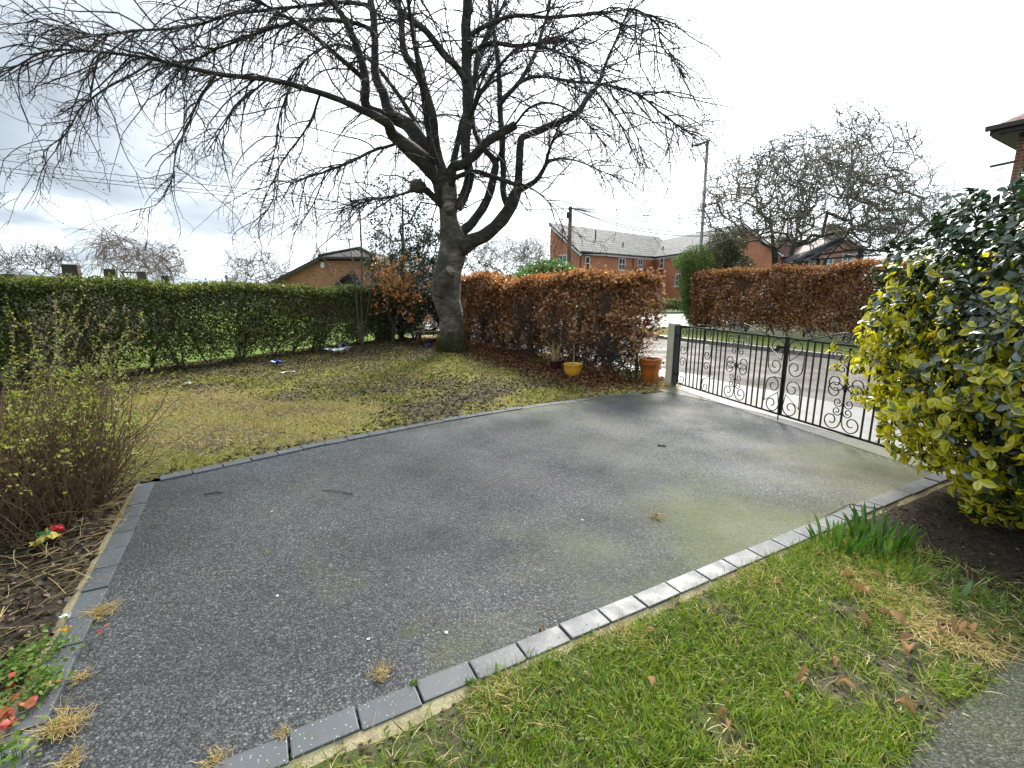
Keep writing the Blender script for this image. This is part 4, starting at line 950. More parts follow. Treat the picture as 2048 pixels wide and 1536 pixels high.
r_ = RNG.random(n); kind = np.where(r_ < yp * .72, 1, np.where(r_ < yp, 2, 0))
L = RNG.uniform(.045, .074, n); Wd = L * RNG.uniform(.56, .72, n)
# the 300 that show largest: facing the camera and near it
toc = nrm(np.array([0, 0, CAM_H]) - P); dist = np.linalg.norm(P - np.array([0, 0, CAM_H]), axis=1)
inview = (P[:, 0] / P[:, 1] < 1.05)
score = np.where(inview & (np.sum(N * toc, 1) > .1), np.abs(np.sum(U * toc, 1)) * L / dist + .006 * np.sum(N * toc, 1), 0)
top = np.argsort(-score)[:300]; mask = np.ones(n, bool); mask[top] = False
lm = {}
for kd, nm in ((0, 'eu_green'), (1, 'eu_yellow'), (2, 'eu_var')):
    for w_ in (0, 1, 2):
        v = BIG[0].copy(); v[:, 1] *= (.58, .64, .70)[w_]; v[:, 2] *= (.7, 1., 1.35)[w_]
        me = mesh_np('leaf', v, BIG[1], True, BIG[2]); me.materials.append(MAT[nm]); lm[kd, w_] = me
for i in top:
    x_ = Vector(D[i]).normalized(); y_ = Vector(U[i]).cross(x_).normalized(); z_ = x_.cross(y_)
    o = bpy.data.objects.new('leaf', lm[int(kind[i]), int(RNG.integers(0, 3))]); COL.objects.link(o); o.parent = bush
    m_ = Matrix((( x_.x, y_.x, z_.x, P[i][0] - bc.x), (x_.y, y_.y, z_.y, P[i][1] - bc.y), (x_.z, y_.z, z_.z, P[i][2]), (0, 0, 0, 1)))
    o.matrix_basis = m_ @ Matrix.Scale(float(L[i]), 4)
for kd, nm, lab in ((0, 'eu_green', 'foliage'), (1, 'eu_yellow', 'golden_foliage'), (2, 'eu_var', 'edged_foliage')):
    k_ = mask & (kind == kd); PP, DD, UU_, LL, WW = P[k_], D[k_], U[k_], L[k_], Wd[k_]
    if kd == 0:
        PP = np.concatenate([PP, pi_]); DD = np.concatenate([DD, Di]); UU_ = np.concatenate([UU_, Ui]); LL = np.concatenate([LL, RNG.uniform(.045, .07, len(pi_))]); WW = np.concatenate([WW, RNG.uniform(.03, .045, len(pi_))])
    V, F, uv = scatter(PP, DD, UU_, LL, WW, BIG)
    tag(link(lab, mesh_np(lab, V, F, True, uv), nm, bush), kind='stuff')
# stems
n = 60; P0 = np.stack([bc.x + RNG.normal(size=n) * .16, bc.y + RNG.normal(size=n) * .13, np.full(n, -.02)], 1)
tgt, _ = bush_pts(n, .7, .95); k = 8; tt = np.linspace(0, 1, k)[None, :, None]
Ps = P0[:, None] * (1 - tt) + tgt[:, None] * tt; Ps[:, :, 2] += (np.sin(tt[..., 0] * 3.14) * .12); Ps[:, 1:-1] += RNG.normal(size=(n, k - 2, 3)) * .02
for i in range(0, n, 10): tag(link('stem', mesh_np('stem', *tubes(Ps[i:i+10], np.broadcast_to(np.linspace(.016, .006, k), (10, k)), 6), True), 'stem', bush))
p, T, q_, f = pick(Ps, np.broadcast_to(np.linspace(.016, .006, k), (n, k)), 900, .3, 1); Pt = grow(p, T + RNG.normal(size=T.shape) * .5, RNG.uniform(.2, .5, 900), 5, .15, .02, .05)
tag(link('twigs', mesh_np('twigs', *tubes(Pt, np.broadcast_to(np.linspace(.005, .0025, 5), (900, 5)), 4)), 'stem', bush), kind='stuff')
# long shoots breaking the outline at the top
for px, py, px2, py2 in ((1985, 470, 1905, 392), (1960, 450, 1930, 385), (2030, 420, 2015, 372), (2046, 400, 2040, 345), (1990, 440, 1978, 405)):
    a_, b_ = at(px, py, 3.25), at(px2, py2, 3.15); S_ = np.array([[*(a_.lerp(b_, q)),] for q in np.linspace(0, 1, 6)])
    mb = MB(); mb.tube(S_, [.006, .0055, .005, .0045, .004, .003], 5); mb.build('shoot', 'stem', bush)
    m_ = 13; f_ = RNG.uniform(.25, 1, m_)[:, None]; PP = np.array(a_)[None] * (1 - f_) + np.array(b_)[None] * f_; ax = nrm(np.array(b_ - a_))[None]
    DD = nrm(np.cross(ax, RNG.normal(size=(m_, 3)))) + ax * .6; V, F, uv = scatter(PP, DD, ax + RNG.normal(size=(m_, 3)) * .3, RNG.uniform(.05, .075, m_), RNG.uniform(.03, .045, m_), BIG)
    link('shoot_leaves', mesh_np('shoot_leaves', V, F, True, uv), 'eu_green', bush)

# ------------------------------------------------------------------ twiggy shrub
sc_ = Vector((-3.05, 2.72, 0)); shrub = empty('twiggy_shrub', sc_); tag(shrub, 'brown twiggy shrub with small yellow green new leaves beside the kerb corner', 'shrub')
n = 640; a = RNG.uniform(0, 6.283, n); rr_ = np.sqrt(RNG.random(n)) * .42
P0 = np.stack([sc_.x + rr_ * np.cos(a), sc_.y + rr_ * np.sin(a) * 1.25, np.full(n, -.01)], 1)
D0 = np.stack([np.cos(a) * rr_ * .8 + RNG.normal(size=n) * .17, np.sin(a) * rr_ * .8 + RNG.normal(size=n) * .2, np.ones(n)], 1)
Ls = RNG.uniform(.5, 1.0, n); Pm = grow(P0, D0, Ls, 9, .17, .03, -.02); rm = RNG.uniform(.0022, .0048, (n, 1)) * np.linspace(1, .5, 9)[None]
for i in range(0, 640, 64): tag(link('stem', mesh_np('stem', *tubes(Pm[i:i+64], rm[i:i+64], 4)), 'shrubstem', shrub))
p, T, r_, f = pick(Pm, rm, 2600, .2, 1); Pt = grow(p, T * .8 + RNG.normal(size=T.shape) * .55, RNG.uniform(.06, .28, 2600), 5, .22, .02, .02); rt = np.clip(r_ * .6, .0011, .003)[:, None] * np.linspace(1, .6, 5)[None]
tag(link('twigs', mesh_np('twigs', *tubes(Pt, rt, 3)), 'shrubstem', shrub), kind='stuff')
p, T, r_, f = pick(Pt, rt, 30000, .2, 1); hz_ = np.clip((p[:, 2] - .30) / .5, .05, 1) ** 1.4; rad = np.hypot(p[:, 0] - sc_.x, p[:, 1] - sc_.y); kp = RNG.random(len(p)) < hz_ * np.clip(rad / .45, .5, 1.2) * 1.0
p, T = p[kp], T[kp]; m_ = len(p); L = RNG.uniform(.010, .028, m_)
V, F, _ = scatter(p, T * .5 + rdir(m_, .2), rdir(m_, .8), L, L * .62, KITE); tag(link('new_leaves', mesh_np('new_leaves', V, F), 'bud', shrub), kind='stuff')
# arching sprays with cream buds
spr = []
for px, py, D_ in ((215, 690, 3.2), (290, 640, 3.5), (250, 665, 3.4), (305, 655, 3.6), (150, 660, 3.1), (180, 640, 3.3), (100, 665, 3.0), (130, 625, 3.2), (270, 720, 3.3), (225, 790, 3.1), (60, 650, 2.9), (250, 740, 3.4), (205, 740, 3.1), (285, 770, 3.4), (30, 640, 2.9), (230, 615, 3.5), (170, 590, 3.4), (110, 600, 3.3), (260, 690, 3.3), (190, 830, 3.0)):
    e_ = np.array(at(px, py, D_)); s_ = np.array([sc_.x + RNG.uniform(-.2, .25), sc_.y + RNG.uniform(-.1, .45), .02]); tt = np.linspace(0, 1, 12)[:, None]
    S_ = s_ * (1 - tt) + e_ * tt; S_[:, 2] += np.sin(tt[:, 0] * 3.1416) * RNG.uniform(.05, .2); S_[:, :2] -= (e_ - s_)[:2] * (np.sin(tt * 3.1416) * .16); spr.append(S_)
spr = np.array(spr); link('arching_sprays', mesh_np('arching_sprays', *tubes(spr, np.broadcast_to(np.linspace(.0045, .0016, 12), (len(spr), 12)), 5)), 'shrubstem', shrub)
p, T, r_, f = pick(spr, np.ones(spr.shape[:2]), 1500, .3, 1); Pt2 = grow(p[:160], T[:160] + RNG.normal(size=(160, 3)) * .5, RNG.uniform(.06, .22, 160), 5, .15, 0, .1)
link('side_sprays', mesh_np('side_sprays', *tubes(Pt2, np.broadcast_to(np.linspace(.002, .001, 5), (160, 5)), 3)), 'shrubstem', shrub)
p2, T2, _, _ = pick(Pt2, np.ones(Pt2.shape[:2]), 900, .1, 1); p, T = np.concatenate([p, p2]), np.concatenate([T, T2]); L = RNG.uniform(.009, .022, len(p))
V, F, _ = scatter(p, T * .3 + rdir(len(p), .2), rdir(len(p), .7), L, L * .7, KITE); h_ = len(F) * 2 // 5
tag(link('bud_leaves', mesh_np('bud_leaves', V, F[:h_]), 'cream_bud', shrub), kind='stuff'); tag(link('spray_leaves', mesh_np('spray_leaves', V, F[h_:]), 'bud', shrub), kind='stuff')

# ------------------------------------------------------------------ woody plants in the back corner and beyond
def colony(root, targets, r_tip, power=.42, jit=.06, step=.25, seeds=None, bend=0.0):
    """greedy tree: each target joins the nearest node, the way there subdivided; pipe-model radii"""
    N_ = [np.array(root, float)]; par = [-1]
    if seeds is not None:
        for q in seeds:
            last = 0
            for p_ in q: N_.append(np.array(p_, float)); par.append(last); last = len(N_) - 1
    arr = np.zeros((len(targets) * 12 + 400, 3)); arr[:len(N_)] = N_; cnt = len(N_); par = par + [0] * (len(arr) - len(par))
    order = np.argsort(np.linalg.norm(targets - np.array(root), axis=1) * RNG.uniform(.8, 1.2, len(targets)))
    for i in order:
        T_ = targets[i]; dd = np.linalg.norm(arr[:cnt] - T_, axis=1) + .35 * np.maximum(0, arr[:cnt, 2] - T_[2] - bend); j = int(np.argmin(dd)); a_ = arr[j]
        m_ = max(1, min(10, int(np.linalg.norm(T_ - a_) / step)))
        if cnt + m_ >= len(arr): break
        for q in range(1, m_ + 1):
            arr[cnt] = a_ + (T_ - a_) * q / m_ + (RNG.normal(size=3) * jit * step if q < m_ else 0); par[cnt] = j if q == 1 else cnt - 1; cnt += 1
    par = np.array(par[:cnt]); arr = arr[:cnt]; leafn = np.zeros(cnt); child = np.bincount(par[1:], minlength=cnt)
    leafn[child == 0] = 1
    for i in range(cnt - 1, 0, -1): leafn[par[i]] += leafn[i]
    return arr, par, r_tip * np.maximum(leafn, 1) ** power
def edges_mesh(arr, par, rad, s=5, sel=None):
    i = np.arange(1, len(arr)); i = i if sel is None else i[sel[1:]]
    P = np.stack([arr[par[i]], arr[i]], 1); r = np.stack([np.minimum(rad[par[i]], rad[i] * 1.35), rad[i]], 1)
    d = nrm(P[:, 1] - P[:, 0]); P[:, 1] += d * rad[i][:, None] * .3
    return tubes(P, r, s)
def ellip(n, c, r, shell=.35):
    d = nrm(RNG.normal(size=(n, 3))); q = (RNG.random(n) * (1 - shell ** 3) + shell ** 3) ** (1 / 3); return np.array(c) + d * q[:, None] * np.array(r)
def bare_tree(name, label, foot, targets, r_tip, barkm, twigm, ntw=3, twl=.5, power=.42, seeds=None, group=None, catg='tree', grav=-.02, split=.03, jit=.25, twr=.6, step=.3, twk=4, wander=.22):
    o = empty(name, foot); tag(o, label, catg, group)
    arr, par, rad = colony(foot, targets, r_tip, power, jit, step, seeds); rad[0] *= 1.25
    big = rad > split
    link('trunk', mesh_np('trunk', *edges_mesh(arr, par, rad, 9, big), True), barkm, o)
    if (~big[1:]).any(): tag(link('branches', mesh_np('branches', *edges_mesh(arr, par, rad, 4, ~big)), twigm, o), kind='stuff')
    ends = np.where(np.arange(len(arr)) > len(arr) * .02)[0]; ends = RNG.choice(ends, min(len(ends), len(targets) * ntw), replace=len(ends) < len(targets) * ntw)
    dirs = nrm(arr[ends] - arr[par[ends]]); Pt = grow(arr[ends], dirs * .7 + RNG.normal(size=dirs.shape) * .6, RNG.uniform(.4, 1.2, len(ends)) * twl, twk, wander, grav, .02)
    tag(link('twigs', mesh_np('twigs', *tubes(Pt, np.broadcast_to(np.linspace(r_tip * twr, r_tip * twr * .6, twk), (len(ends), twk)), 3)), twigm, o), kind='stuff')
    return o, arr, par, rad, Pt
def leafy(o, name, P, size, mat, ratio=.6, tm=KITE, up=.5):
    m_ = len(P); L = RNG.uniform(.7, 1.3, m_) * size
    V, F, _ = scatter(P, rdir(m_, .1), rdir(m_, up), L, L * ratio, tm); return tag(link(name, mesh_np(name, V, F), mat, o), kind='stuff')
# sapling with several stems at the back corner
ft = gp(724, 696); D_ = ft.y
sds = [[np.array(at(a_, b_, D_ + .0)) for a_, b_ in ((724, 660), (722, 600), (724, 540), (722, 480), (720, 430), (717, 380), (716, 345))],
       [np.array(at(a_, b_, D_ - .1)) for a_, b_ in ((716, 650), (712, 590), (708, 540), (697, 480), (690, 430))],
       [np.array(at(a_, b_, D_ + .1)) for a_, b_ in ((730, 650), (738, 600), (748, 540), (752, 490))],
       [np.array(at(a_, b_, D_ - .15)) for a_, b_ in ((714, 660), (702, 610), (690, 590))]]
tg = np.concatenate([np.array([at(RNG.uniform(650, 790), RNG.uniform(340, 580), D_ + RNG.uniform(-.7, .7)) for _ in range(70)])])
bare_tree('sapling', 'slender multi stemmed bare sapling with tan bark in the back corner of the rough lawn', ft, tg, .006, 'tanstem', 'greytwig', 5, .5, .50, sds, split=.016, step=.25, catg='sapling', twk=5, twr=.75, grav=.04)
# holly behind the tree
ft = Vector((at(800, 640, 13.0).x, 13.0, 0))
tg = np.array([at(px_, py_, 13.0 + RNG.uniform(-.8, .8)) for px_, py_ in zip(RNG.normal(830, 58, 420), RNG.uniform(345, 640, 420)) if 735 < px_ < 960 and (py_ > 430 or abs(px_ - 790) < 60 or px_ > 880)])
sds = [[np.array(at(a_, b_, 13.0)) for a_, b_ in ((802, 600), (804, 540), (806, 480), (805, 420), (806, 370), (807, 340))]]
ho, arr, par, rad, Pt = bare_tree('holly_tree', 'dark green sparse holly tree growing behind the bare tree trunk', ft, tg, .006, 'greystem', 'stem', 3, .35, .45, sds, split=.015)
lp = np.concatenate([Pt[RNG.integers(0, len(Pt), 17000), RNG.integers(0, Pt.shape[1], 17000)] + RNG.normal(size=(17000, 3)) * .06]); dn = np.clip((3.6 - lp[:, 2]) / 1.2, .3, 1) * np.clip(.1 + 1.7 * fbm(lp[:, 0], lp[:, 2], 1.8), .1, 1); leafy(ho, 'foliage', lp[RNG.random(len(lp)) < dn], .075, 'holly')
# dark evergreen growth filling the corner behind the trunk
ft = Vector((at(830, 690, 12.9).x, 12.9, 0)); tg = np.array([at(RNG.uniform(735, 900), RNG.uniform(580, 675), 12.9 + RNG.uniform(-.5, .6)) for _ in range(150)])
co, arr, par, rad, Pt = bare_tree('corner_evergreen', 'dense dark evergreen growth between the sapling and the bare tree trunk', ft, tg, .006, 'stem', 'stem', 4, .3, .45, None, split=.014, catg='shrub')
lp = Pt[RNG.integers(0, len(Pt), 7500), RNG.integers(0, Pt.shape[1], 7500)] + RNG.normal(size=(7500, 3)) * .05; leafy(co, 'foliage', lp[lp[:, 2] > .25], .07, 'holly')
# copper leaved young beech
ft = gp(785, 690); D_ = ft.y
sds = [[np.array(at(a_, b_, D_)) for a_, b_ in ((788, 670), (792, 640), (800, 615), (805, 595), (795, 570))], [np.array(at(a_, b_, D_ - .1)) for a_, b_ in ((786, 650), (775, 620), (778, 590), (770, 560))]]
tg = np.array([at(px_, py_, D_ + RNG.uniform(-.5, .4)) for px_, py_ in zip(RNG.normal(800, 38, 130), RNG.normal(575, 32, 130)) if 745 < px_ < 880 and 525 < py_ < 645])
bo, arr, par, rad, Pt = bare_tree('young_beech', 'small young tree with orange copper leaves beside the tan sapling', ft, tg, .005, 'greystem', 'stem', 4, .3, .5, sds, split=.014)
lp = Pt[RNG.integers(0, len(Pt), 1500), RNG.integers(1, Pt.shape[1], 1500)] + RNG.normal(size=(1500, 3)) * .03; leafy(bo, 'foliage', lp[RNG.random(len(lp)) < np.clip(1.9 * fbm(lp[:, 0] * 1., lp[:, 2], 2.6) - .25, .1, 1)], .085, 'beech_orange', .6)
# copper tuft rising out of the hedge end right of the trunk
# gnarled apple tree across the road
AD = 19.5
ft = Vector((at(1562, 560, AD).x, AD, 0))
def pl(D_, *q): return [np.array(at(a_, b_, D_)) for a_, b_ in q]
sds = [pl(AD, (1560, 545), (1562, 520), (1556, 500)),
       pl(AD - .2, (1552, 495), (1530, 490), (1518, 480), (1522, 468), (1532, 455), (1528, 430), (1515, 415), (1490, 405), (1460, 400), (1435, 410)),
       pl(AD, (1545, 470), (1540, 445), (1515, 420), (1512, 385), (1520, 350), (1545, 320), (1585, 300)),
       pl(AD + .5, (1585, 492), (1620, 485), (1645, 470), (1650, 445), (1655, 425), (1690, 440), (1700, 420), (1730, 400), (1780, 395)),
       pl(AD + .3, (1590, 480), (1600, 440), (1620, 400), (1640, 350), (1650, 320))]
def blob(n, blobs, D_, dz):
    out = []; w = np.array([b[4] for b in blobs], float); w /= w.sum()
    for k_ in RNG.choice(len(blobs), n, p=w):
        cx_, cy_, rx, ry, _ = blobs[k_]; th = RNG.uniform(0, 6.283); q = math.sqrt(RNG.uniform(.0, 1)); out.append(at(cx_ + rx * q * math.cos(th), cy_ + ry * q * math.sin(th), D_ + RNG.uniform(-dz, dz)))
    return np.array(out)
tg = blob(2600, [(1480, 400, 85, 85, 1.0), (1560, 370, 90, 85, 1.2), (1660, 400, 110, 80, 1.5), (1760, 400, 90, 75, 1.2), (1630, 320, 130, 55, 1.0), (1800, 440, 60, 50, .6), (1440, 430, 50, 60, .5), (1570, 450, 60, 45, .7), (1740, 470, 70, 40, .6)], AD, 2.6)
bare_tree('apple_tree', 'wide gnarled bare tree with dense twiggy crown behind the copper hedge across the road', ft, tg, .0085, 'greystem', 'appletwig', 9, .8, .36, sds, split=.045, grav=-.06, jit=.45, step=.35, twk=5, wander=.38, twr=1.75)
# taller tree rising behind it
AD2 = 27; ft = Vector((at(1690, 560, AD2).x, AD2, 0)); tg = blob(700, [(1700, 300, 75, 95, 1), (1640, 330, 80, 80, .8), (1770, 300, 70, 70, .8), (1720, 240, 50, 40, .5), (1810, 330, 60, 60, .5), (1860, 400, 50, 50, .3)], AD2, 2.5)
bare_tree('tall_tree', 'taller pale grey bare tree rising behind the gnarled tree', ft, tg, .010, 'greystem', 'greytwig', 7, 1.3, .36, None, split=.06, grav=.05, step=.5, twr=1.6)
# trees far away
def far_tree(name, label, foot_px, D_, blobs, n, r, mats, twl, grav, ntw=4, split=.08, dz=2.0, seeds=None, group=None, power=.42):
    ft = Vector((at(foot_px, 580, D_).x, D_, -.1)); return bare_tree(name, label, ft, blob(n * 2, blobs, D_, dz), r * .8, mats[0], mats[1], ntw * 2, twl * .9, .34, seeds, group, grav=grav, split=split, step=.7, twk=6, twr=1.5)
far_tree('weeping_birch', 'weeping bare tree with pinkish drooping twigs and pale trunk beyond the green hedge', 262, 27, [(250, 510, 60, 35, 1), (225, 500, 35, 30, .5), (300, 520, 40, 30, .6), (220, 475, 25, 25, .3)], 190, .010, ('palebark', 'pinktwig'), 2.2, -.28, 6)
far_tree('pink_tree', 'smaller pinkish bare tree beside the weeping tree beyond the green hedge', 338, 30, [(340, 525, 34, 40, 1)], 110, .011, ('greystem', 'pinktwig'), 1.0, .0, 5)
far_tree('far_tree', 'distant spreading bare tree behind the wooden fence posts', 92, 55, [(85, 515, 60, 24, 1.2), (60, 530, 60, 25, .6), (130, 530, 40, 25, .5)], 170, .020, ('greytwig', 'greytwig'), 2.0, .03, 4)
far_tree('far_tree', 'distant smaller bare tree beside the spreading one behind the fence', 8, 60, [(0, 530, 40, 30, 1)], 90, .020, ('greytwig', 'greytwig'), 2.0, .03, 4)
far_tree('twiggy_tree', 'rounded bare tree with fan of straight twigs beside the brick bungalow', 500, 42, [(480, 545, 35, 30, 1), (520, 535, 40, 30, 1), (550, 550, 30, 20, .6)], 150, .014, ('greystem', 'pinktwig'), 2.2, .16, 5)
far_tree('twiggy_tree', 'small bare treetop showing above the bungalow roof', 640, 52, [(640, 520, 18, 18, 1)], 50, .016, ('greystem', 'greytwig'), 1.6, .12, 4)
far_tree('grey_tree', 'misty grey bare tree between the holly and the brick building', 1015, 34, [(1010, 515, 55, 40, 1.2), (970, 525, 35, 35, .6), (1050, 525, 40, 35, .6)], 240, .011, ('greystem', 'greytwig'), 1.5, .05, 5)
far_tree('pale_tree', 'pale green budding bare tree beside the brick building gable', 1062, 30, [(1062, 510, 30, 35, 1)], 90, .010, ('greystem', 'appletwig'), 1.2, .05, 5)
far_tree('small_tree', 'thin bare tree between the copper hedge and the old brick house', 1880, 24, [(1880, 440, 45, 60, 1)], 60, .008, ('greystem', 'greytwig'), 1.2, .1, 3)
# evergreen masses
def evergreen(name, label, foot_px, D_, blobs, n, size, mat, catg='shrub', ratio=.55, dz=.9, up=.5):
    ft = Vector((at(foot_px, 600, D_).x, D_, -.02)); o, arr, par, rad, Pt = bare_tree(name, label, ft, blob(120, blobs, D_, dz), .010, 'stem', 'stem', 4, .5, .4, None, None, catg, split=.02)
    P = blob(n, blobs, D_, dz); P = P + RNG.normal(size=P.shape) * .05; P = P[P[:, 2] > .05]; dn = np.clip(.35 + 1.2 * fbm(P[:, 0] * 1.3, P[:, 2] * 1.3, 1.5), .2, 1); leafy(o, 'foliage', P[RNG.random(len(P)) < dn], size, mat, ratio, KITE, up); return o
evergreen('laurel_bush', 'bright green rounded bush showing over the brown hedge by the brick gable', 1095, 15.5, [(1100, 550, 50, 28, 1), (1075, 560, 50, 22, .7), (1140, 565, 25, 25, .4), (1090, 590, 75, 40, 1)], 11000, .12, 'laurel', dz=1.2)
evergreen('clipped_bush', 'low pale green hedge top beside the bright green bush', 1000, 16.5, [(1000, 575, 55, 14, 1), (1000, 600, 60, 30, 1)], 5000, .10, 'privet_new', dz=.6)
evergreen('conifer', 'feathery light green evergreen at the end of the copper hedge', 1392, 18.6, [(1395, 530, 34, 40, .8), (1385, 570, 28, 35, .9), (1392, 610, 28, 35, 1), (1400, 645, 24, 18, .4), (1370, 525, 22, 18, .3)], 15000, .10, 'conifer', dz=.8, ratio=.3, up=.2)
evergreen('ivy_clump', 'olive ivy covered clump beside the street lamp', 1440, 20.5, [(1440, 510, 34, 38, 1), (1465, 490, 25, 30, .5), (1480, 535, 30, 25, .5), (1430, 545, 40, 30, .6)], 9000, .085, 'ivy', dz=1.0)
evergreen('clipped_bush', 'low green hedge under the brick building beyond the side road', 1375, 34, [(1345, 612, 50, 14, 1), (1400, 610, 50, 14, 1)], 4500, .16, 'privet', dz=.8)
# ------------------------------------------------------------------ iron gates
gz0, gz1 = 0.075, 0.90
G0 = np.array(gp(1354, 766, gz0)[:2]); G1 = np.array(gp(1557, 828, gz0)[:2]); gdir = (G1 - G0) / np.linalg.norm(G1 - G0); GW = float(np.linalg.norm(G1 - G0))
print('gate leaf width', GW, G0, G1)
def spiral(c, r0, a0, turns, sgn, n=22, shrink=.22):
    """points in the leaf plane (x,z)"""
    out = []
    for i in range(n):
        f = i / (n - 1); a = a0 + sgn * f * turns * 2 * math.pi; r = r0 * (1 - (1 - shrink) * f); out.append((c[0] + r * math.cos(a), c[1] + r * math.sin(a)))
    return out
def gate_leaf(name, label, origin, d, width, mirror, group=None):
    rz = math.atan2(d[1], d[0]); root = empty(name, (origin[0], origin[1], 0), rz); tag(root, label, 'gate', group)
    X = (lambda f: (1 - f) * width) if mirror else (lambda f: f * width)
    H0, H1 = gz0, gz1
    def P(f, z): return Vector((X(f), 0, z))
    def part(nm, fn, bevel=0):
        b = MB(); fn(b); return b.build(nm, 'iron', root, smooth=nm in ('scroll',), wc=False)
    part('stile', lambda b: b.bar(P(0, H0 - .01), P(0, H1 + .012), .025, .012, (0, 1, 0)))
    part('stile', lambda b: b.bar(P(1, H0 - .01), P(1, H1 + .02), .028, .014, (0, 1, 0)))
    part('rail', lambda b: b.bar(P(0, H1), P(1, H1), .012, .020)); part('rail', lambda b: b.bar(P(0, H0), P(1, H0), .012, .020))
    for f in (.105, .15, .195, .24, .375, .42, .465, .51, .735, .78, .825, .87): part('bar', lambda b: b.bar(P(f, H0), P(f, H1), .0125, .0125, (0, 1, 0)))
    part('bar', lambda b: b.bar(P(.285, H0), P(.285, H1), .022, .014, (0, 1, 0)))
    part('bar', lambda b: b.bar(P(.622, H0 + .10), P(.622, H1 - .02), .014, .014, (0, 1, 0)))
    def scroll(pts, r=.0058):
        S_ = [Vector((X(0) + (-1 if mirror else 1) * q[0], 0, q[1])) for q in pts]; part('scroll', lambda b: b.tube(S_, r, 6))
    w = width
    def side(x0, x1, flip):
        """tall narrow panel: double-ended scrolls above and below the middle, diagonals to the corners"""
        c = (x0 + x1) / 2; ww = x1 - x0; r = ww * .46; xa, xb = (x0, x1) if not flip else (x1, x0); s = 1 if not flip else -1
        zm = (H0 + H1) / 2
        for up in (1, -1):
            e = H1 if up > 0 else H0
            # spiral at the end corner, long diagonal, spiral by the middle
            c1 = (xa + s * r, e - up * r); c2 = (xa + s * r, zm + up * (r + .012))
            A = spiral(c1, r, math.pi if s > 0 else 0, 1.25, (1 if s > 0 else -1) * up * -1, 20)[::-1]
            Bq = spiral(c2, r, 0 if s > 0 else math.pi, 1.3, (1 if s > 0 else -1) * up * -1, 20)
            scroll(A + [(xa + s * ww * .12, e - up * ww * 1.1), (xb - s * ww * .05, zm + up * (2 * r + ww * .5))] + Bq)
    side(.012, .105 * w - .008, False); side(.285 * w + .014, .375 * w - .008, False); side(.87 * w + .008, w - .016, True)
    x0, x1, xm = .51 * w, .735 * w, .622 * w
    r = (xm - x0) * .46
    for s in (1, -1):
        cx = xm + s * (r + .008)
        for z_, up in ((H0 + r + .008, 1), (H0 + .39, -1), (H0 + .47, 1)):
            scroll(spiral((cx, z_ + (0 if up > 0 else 0)), r, (math.pi if s > 0 else 0), 1.35, s * (1 if up > 0 else -1) * 1, 24))
        rs = r * .52
        for z_ in (H0 + .20, H0 + .285, H0 + .60, H0 + .685):
            scroll(spiral((xm + s * (rs + .006), z_), rs, (math.pi if s > 0 else 0), 1.4, s * (1 if z_ < .5 else -1), 18), .005)
        scroll([(xm + s * .004, H1 - .02), (xm + s * .02, H1 - .06), (xm + s * r * 1.5, H1 - .05)] + spiral((xm + s * (r * 1.2), H1 - .10), r * .7, 1.2 if s > 0 else 1.94, 1.2, -s, 18), .005)
    # cresting above the top rail
    for s in (1, -1):
        cx = xm + s * .058
        scroll([(xm + s * .46, H1 + .008), (xm + s * .30, H1 + .05), (xm + s * .15, H1 + .095)] + spiral((cx, H1 + .062), .05, math.pi / 2, 1.6, s, 26, .18), .0065)
    scroll(spiral((.33 * w, H1 + .03), .024, -math.pi / 2, 1.2, 1, 16), .005)
    return root, P, part
L1o, P, part = gate_leaf('gate_leaf', 'black wrought iron gate leaf hinged on the concrete post by the orange pot', G0, gdir, GW, False)
part('latch', lambda b: (b.box((GW - .06, -.012, .80), (.10, .012, .03)), b.box((GW - .10, -.014, .775), (.03, .012, .05), ry=.6)))
part('hinge', lambda b: b.bar((-.09, 0, .76), (.0, 0, .76), .03, .02)); part('hinge', lambda b: b.bar((-.09, 0, .20), (.0, 0, .20), .03, .02))
part('drop_bolt', lambda b: (b.tube([(GW + .012, -.016, .48), (GW + .012, -.016, .012)], .007, 6), b.tube([(GW + .012, -.016, .47), (GW - .09, -.03, .475)], .006, 6)))
G2o = G1 + gdir * .022
L2o, P, part = gate_leaf('gate_leaf', 'black wrought iron gate leaf reaching behind the golden evergreen bush', G2o, gdir, GW, True)
# posts
def gpost(name, label, c, h):
    o = MB(); o.box((c[0], c[1], h / 2 - .1), (.125, .125, h + .2), math.atan2(gdir[1], gdir[0])); ob = o.build(name, 'post', bevel=.012); return tag(ob, label, 'post')
pc = G0 - gdir * .155
gpost('gate_post', 'weathered concrete gate post beside the orange pot', pc, .93)
sp = MB(); q = G0 - gdir * .075; sp.box((q[0], q[1], .42), (.022, .07, .98), math.atan2(gdir[1], gdir[0])); tag(sp.build('hinge_strap', 'black_plastic'), 'black flat strap fixed to the concrete gate post', 'strap')
gpost('gate_post', 'concrete gate post hidden behind the golden evergreen bush', G2o + gdir * (GW + .16), .93)

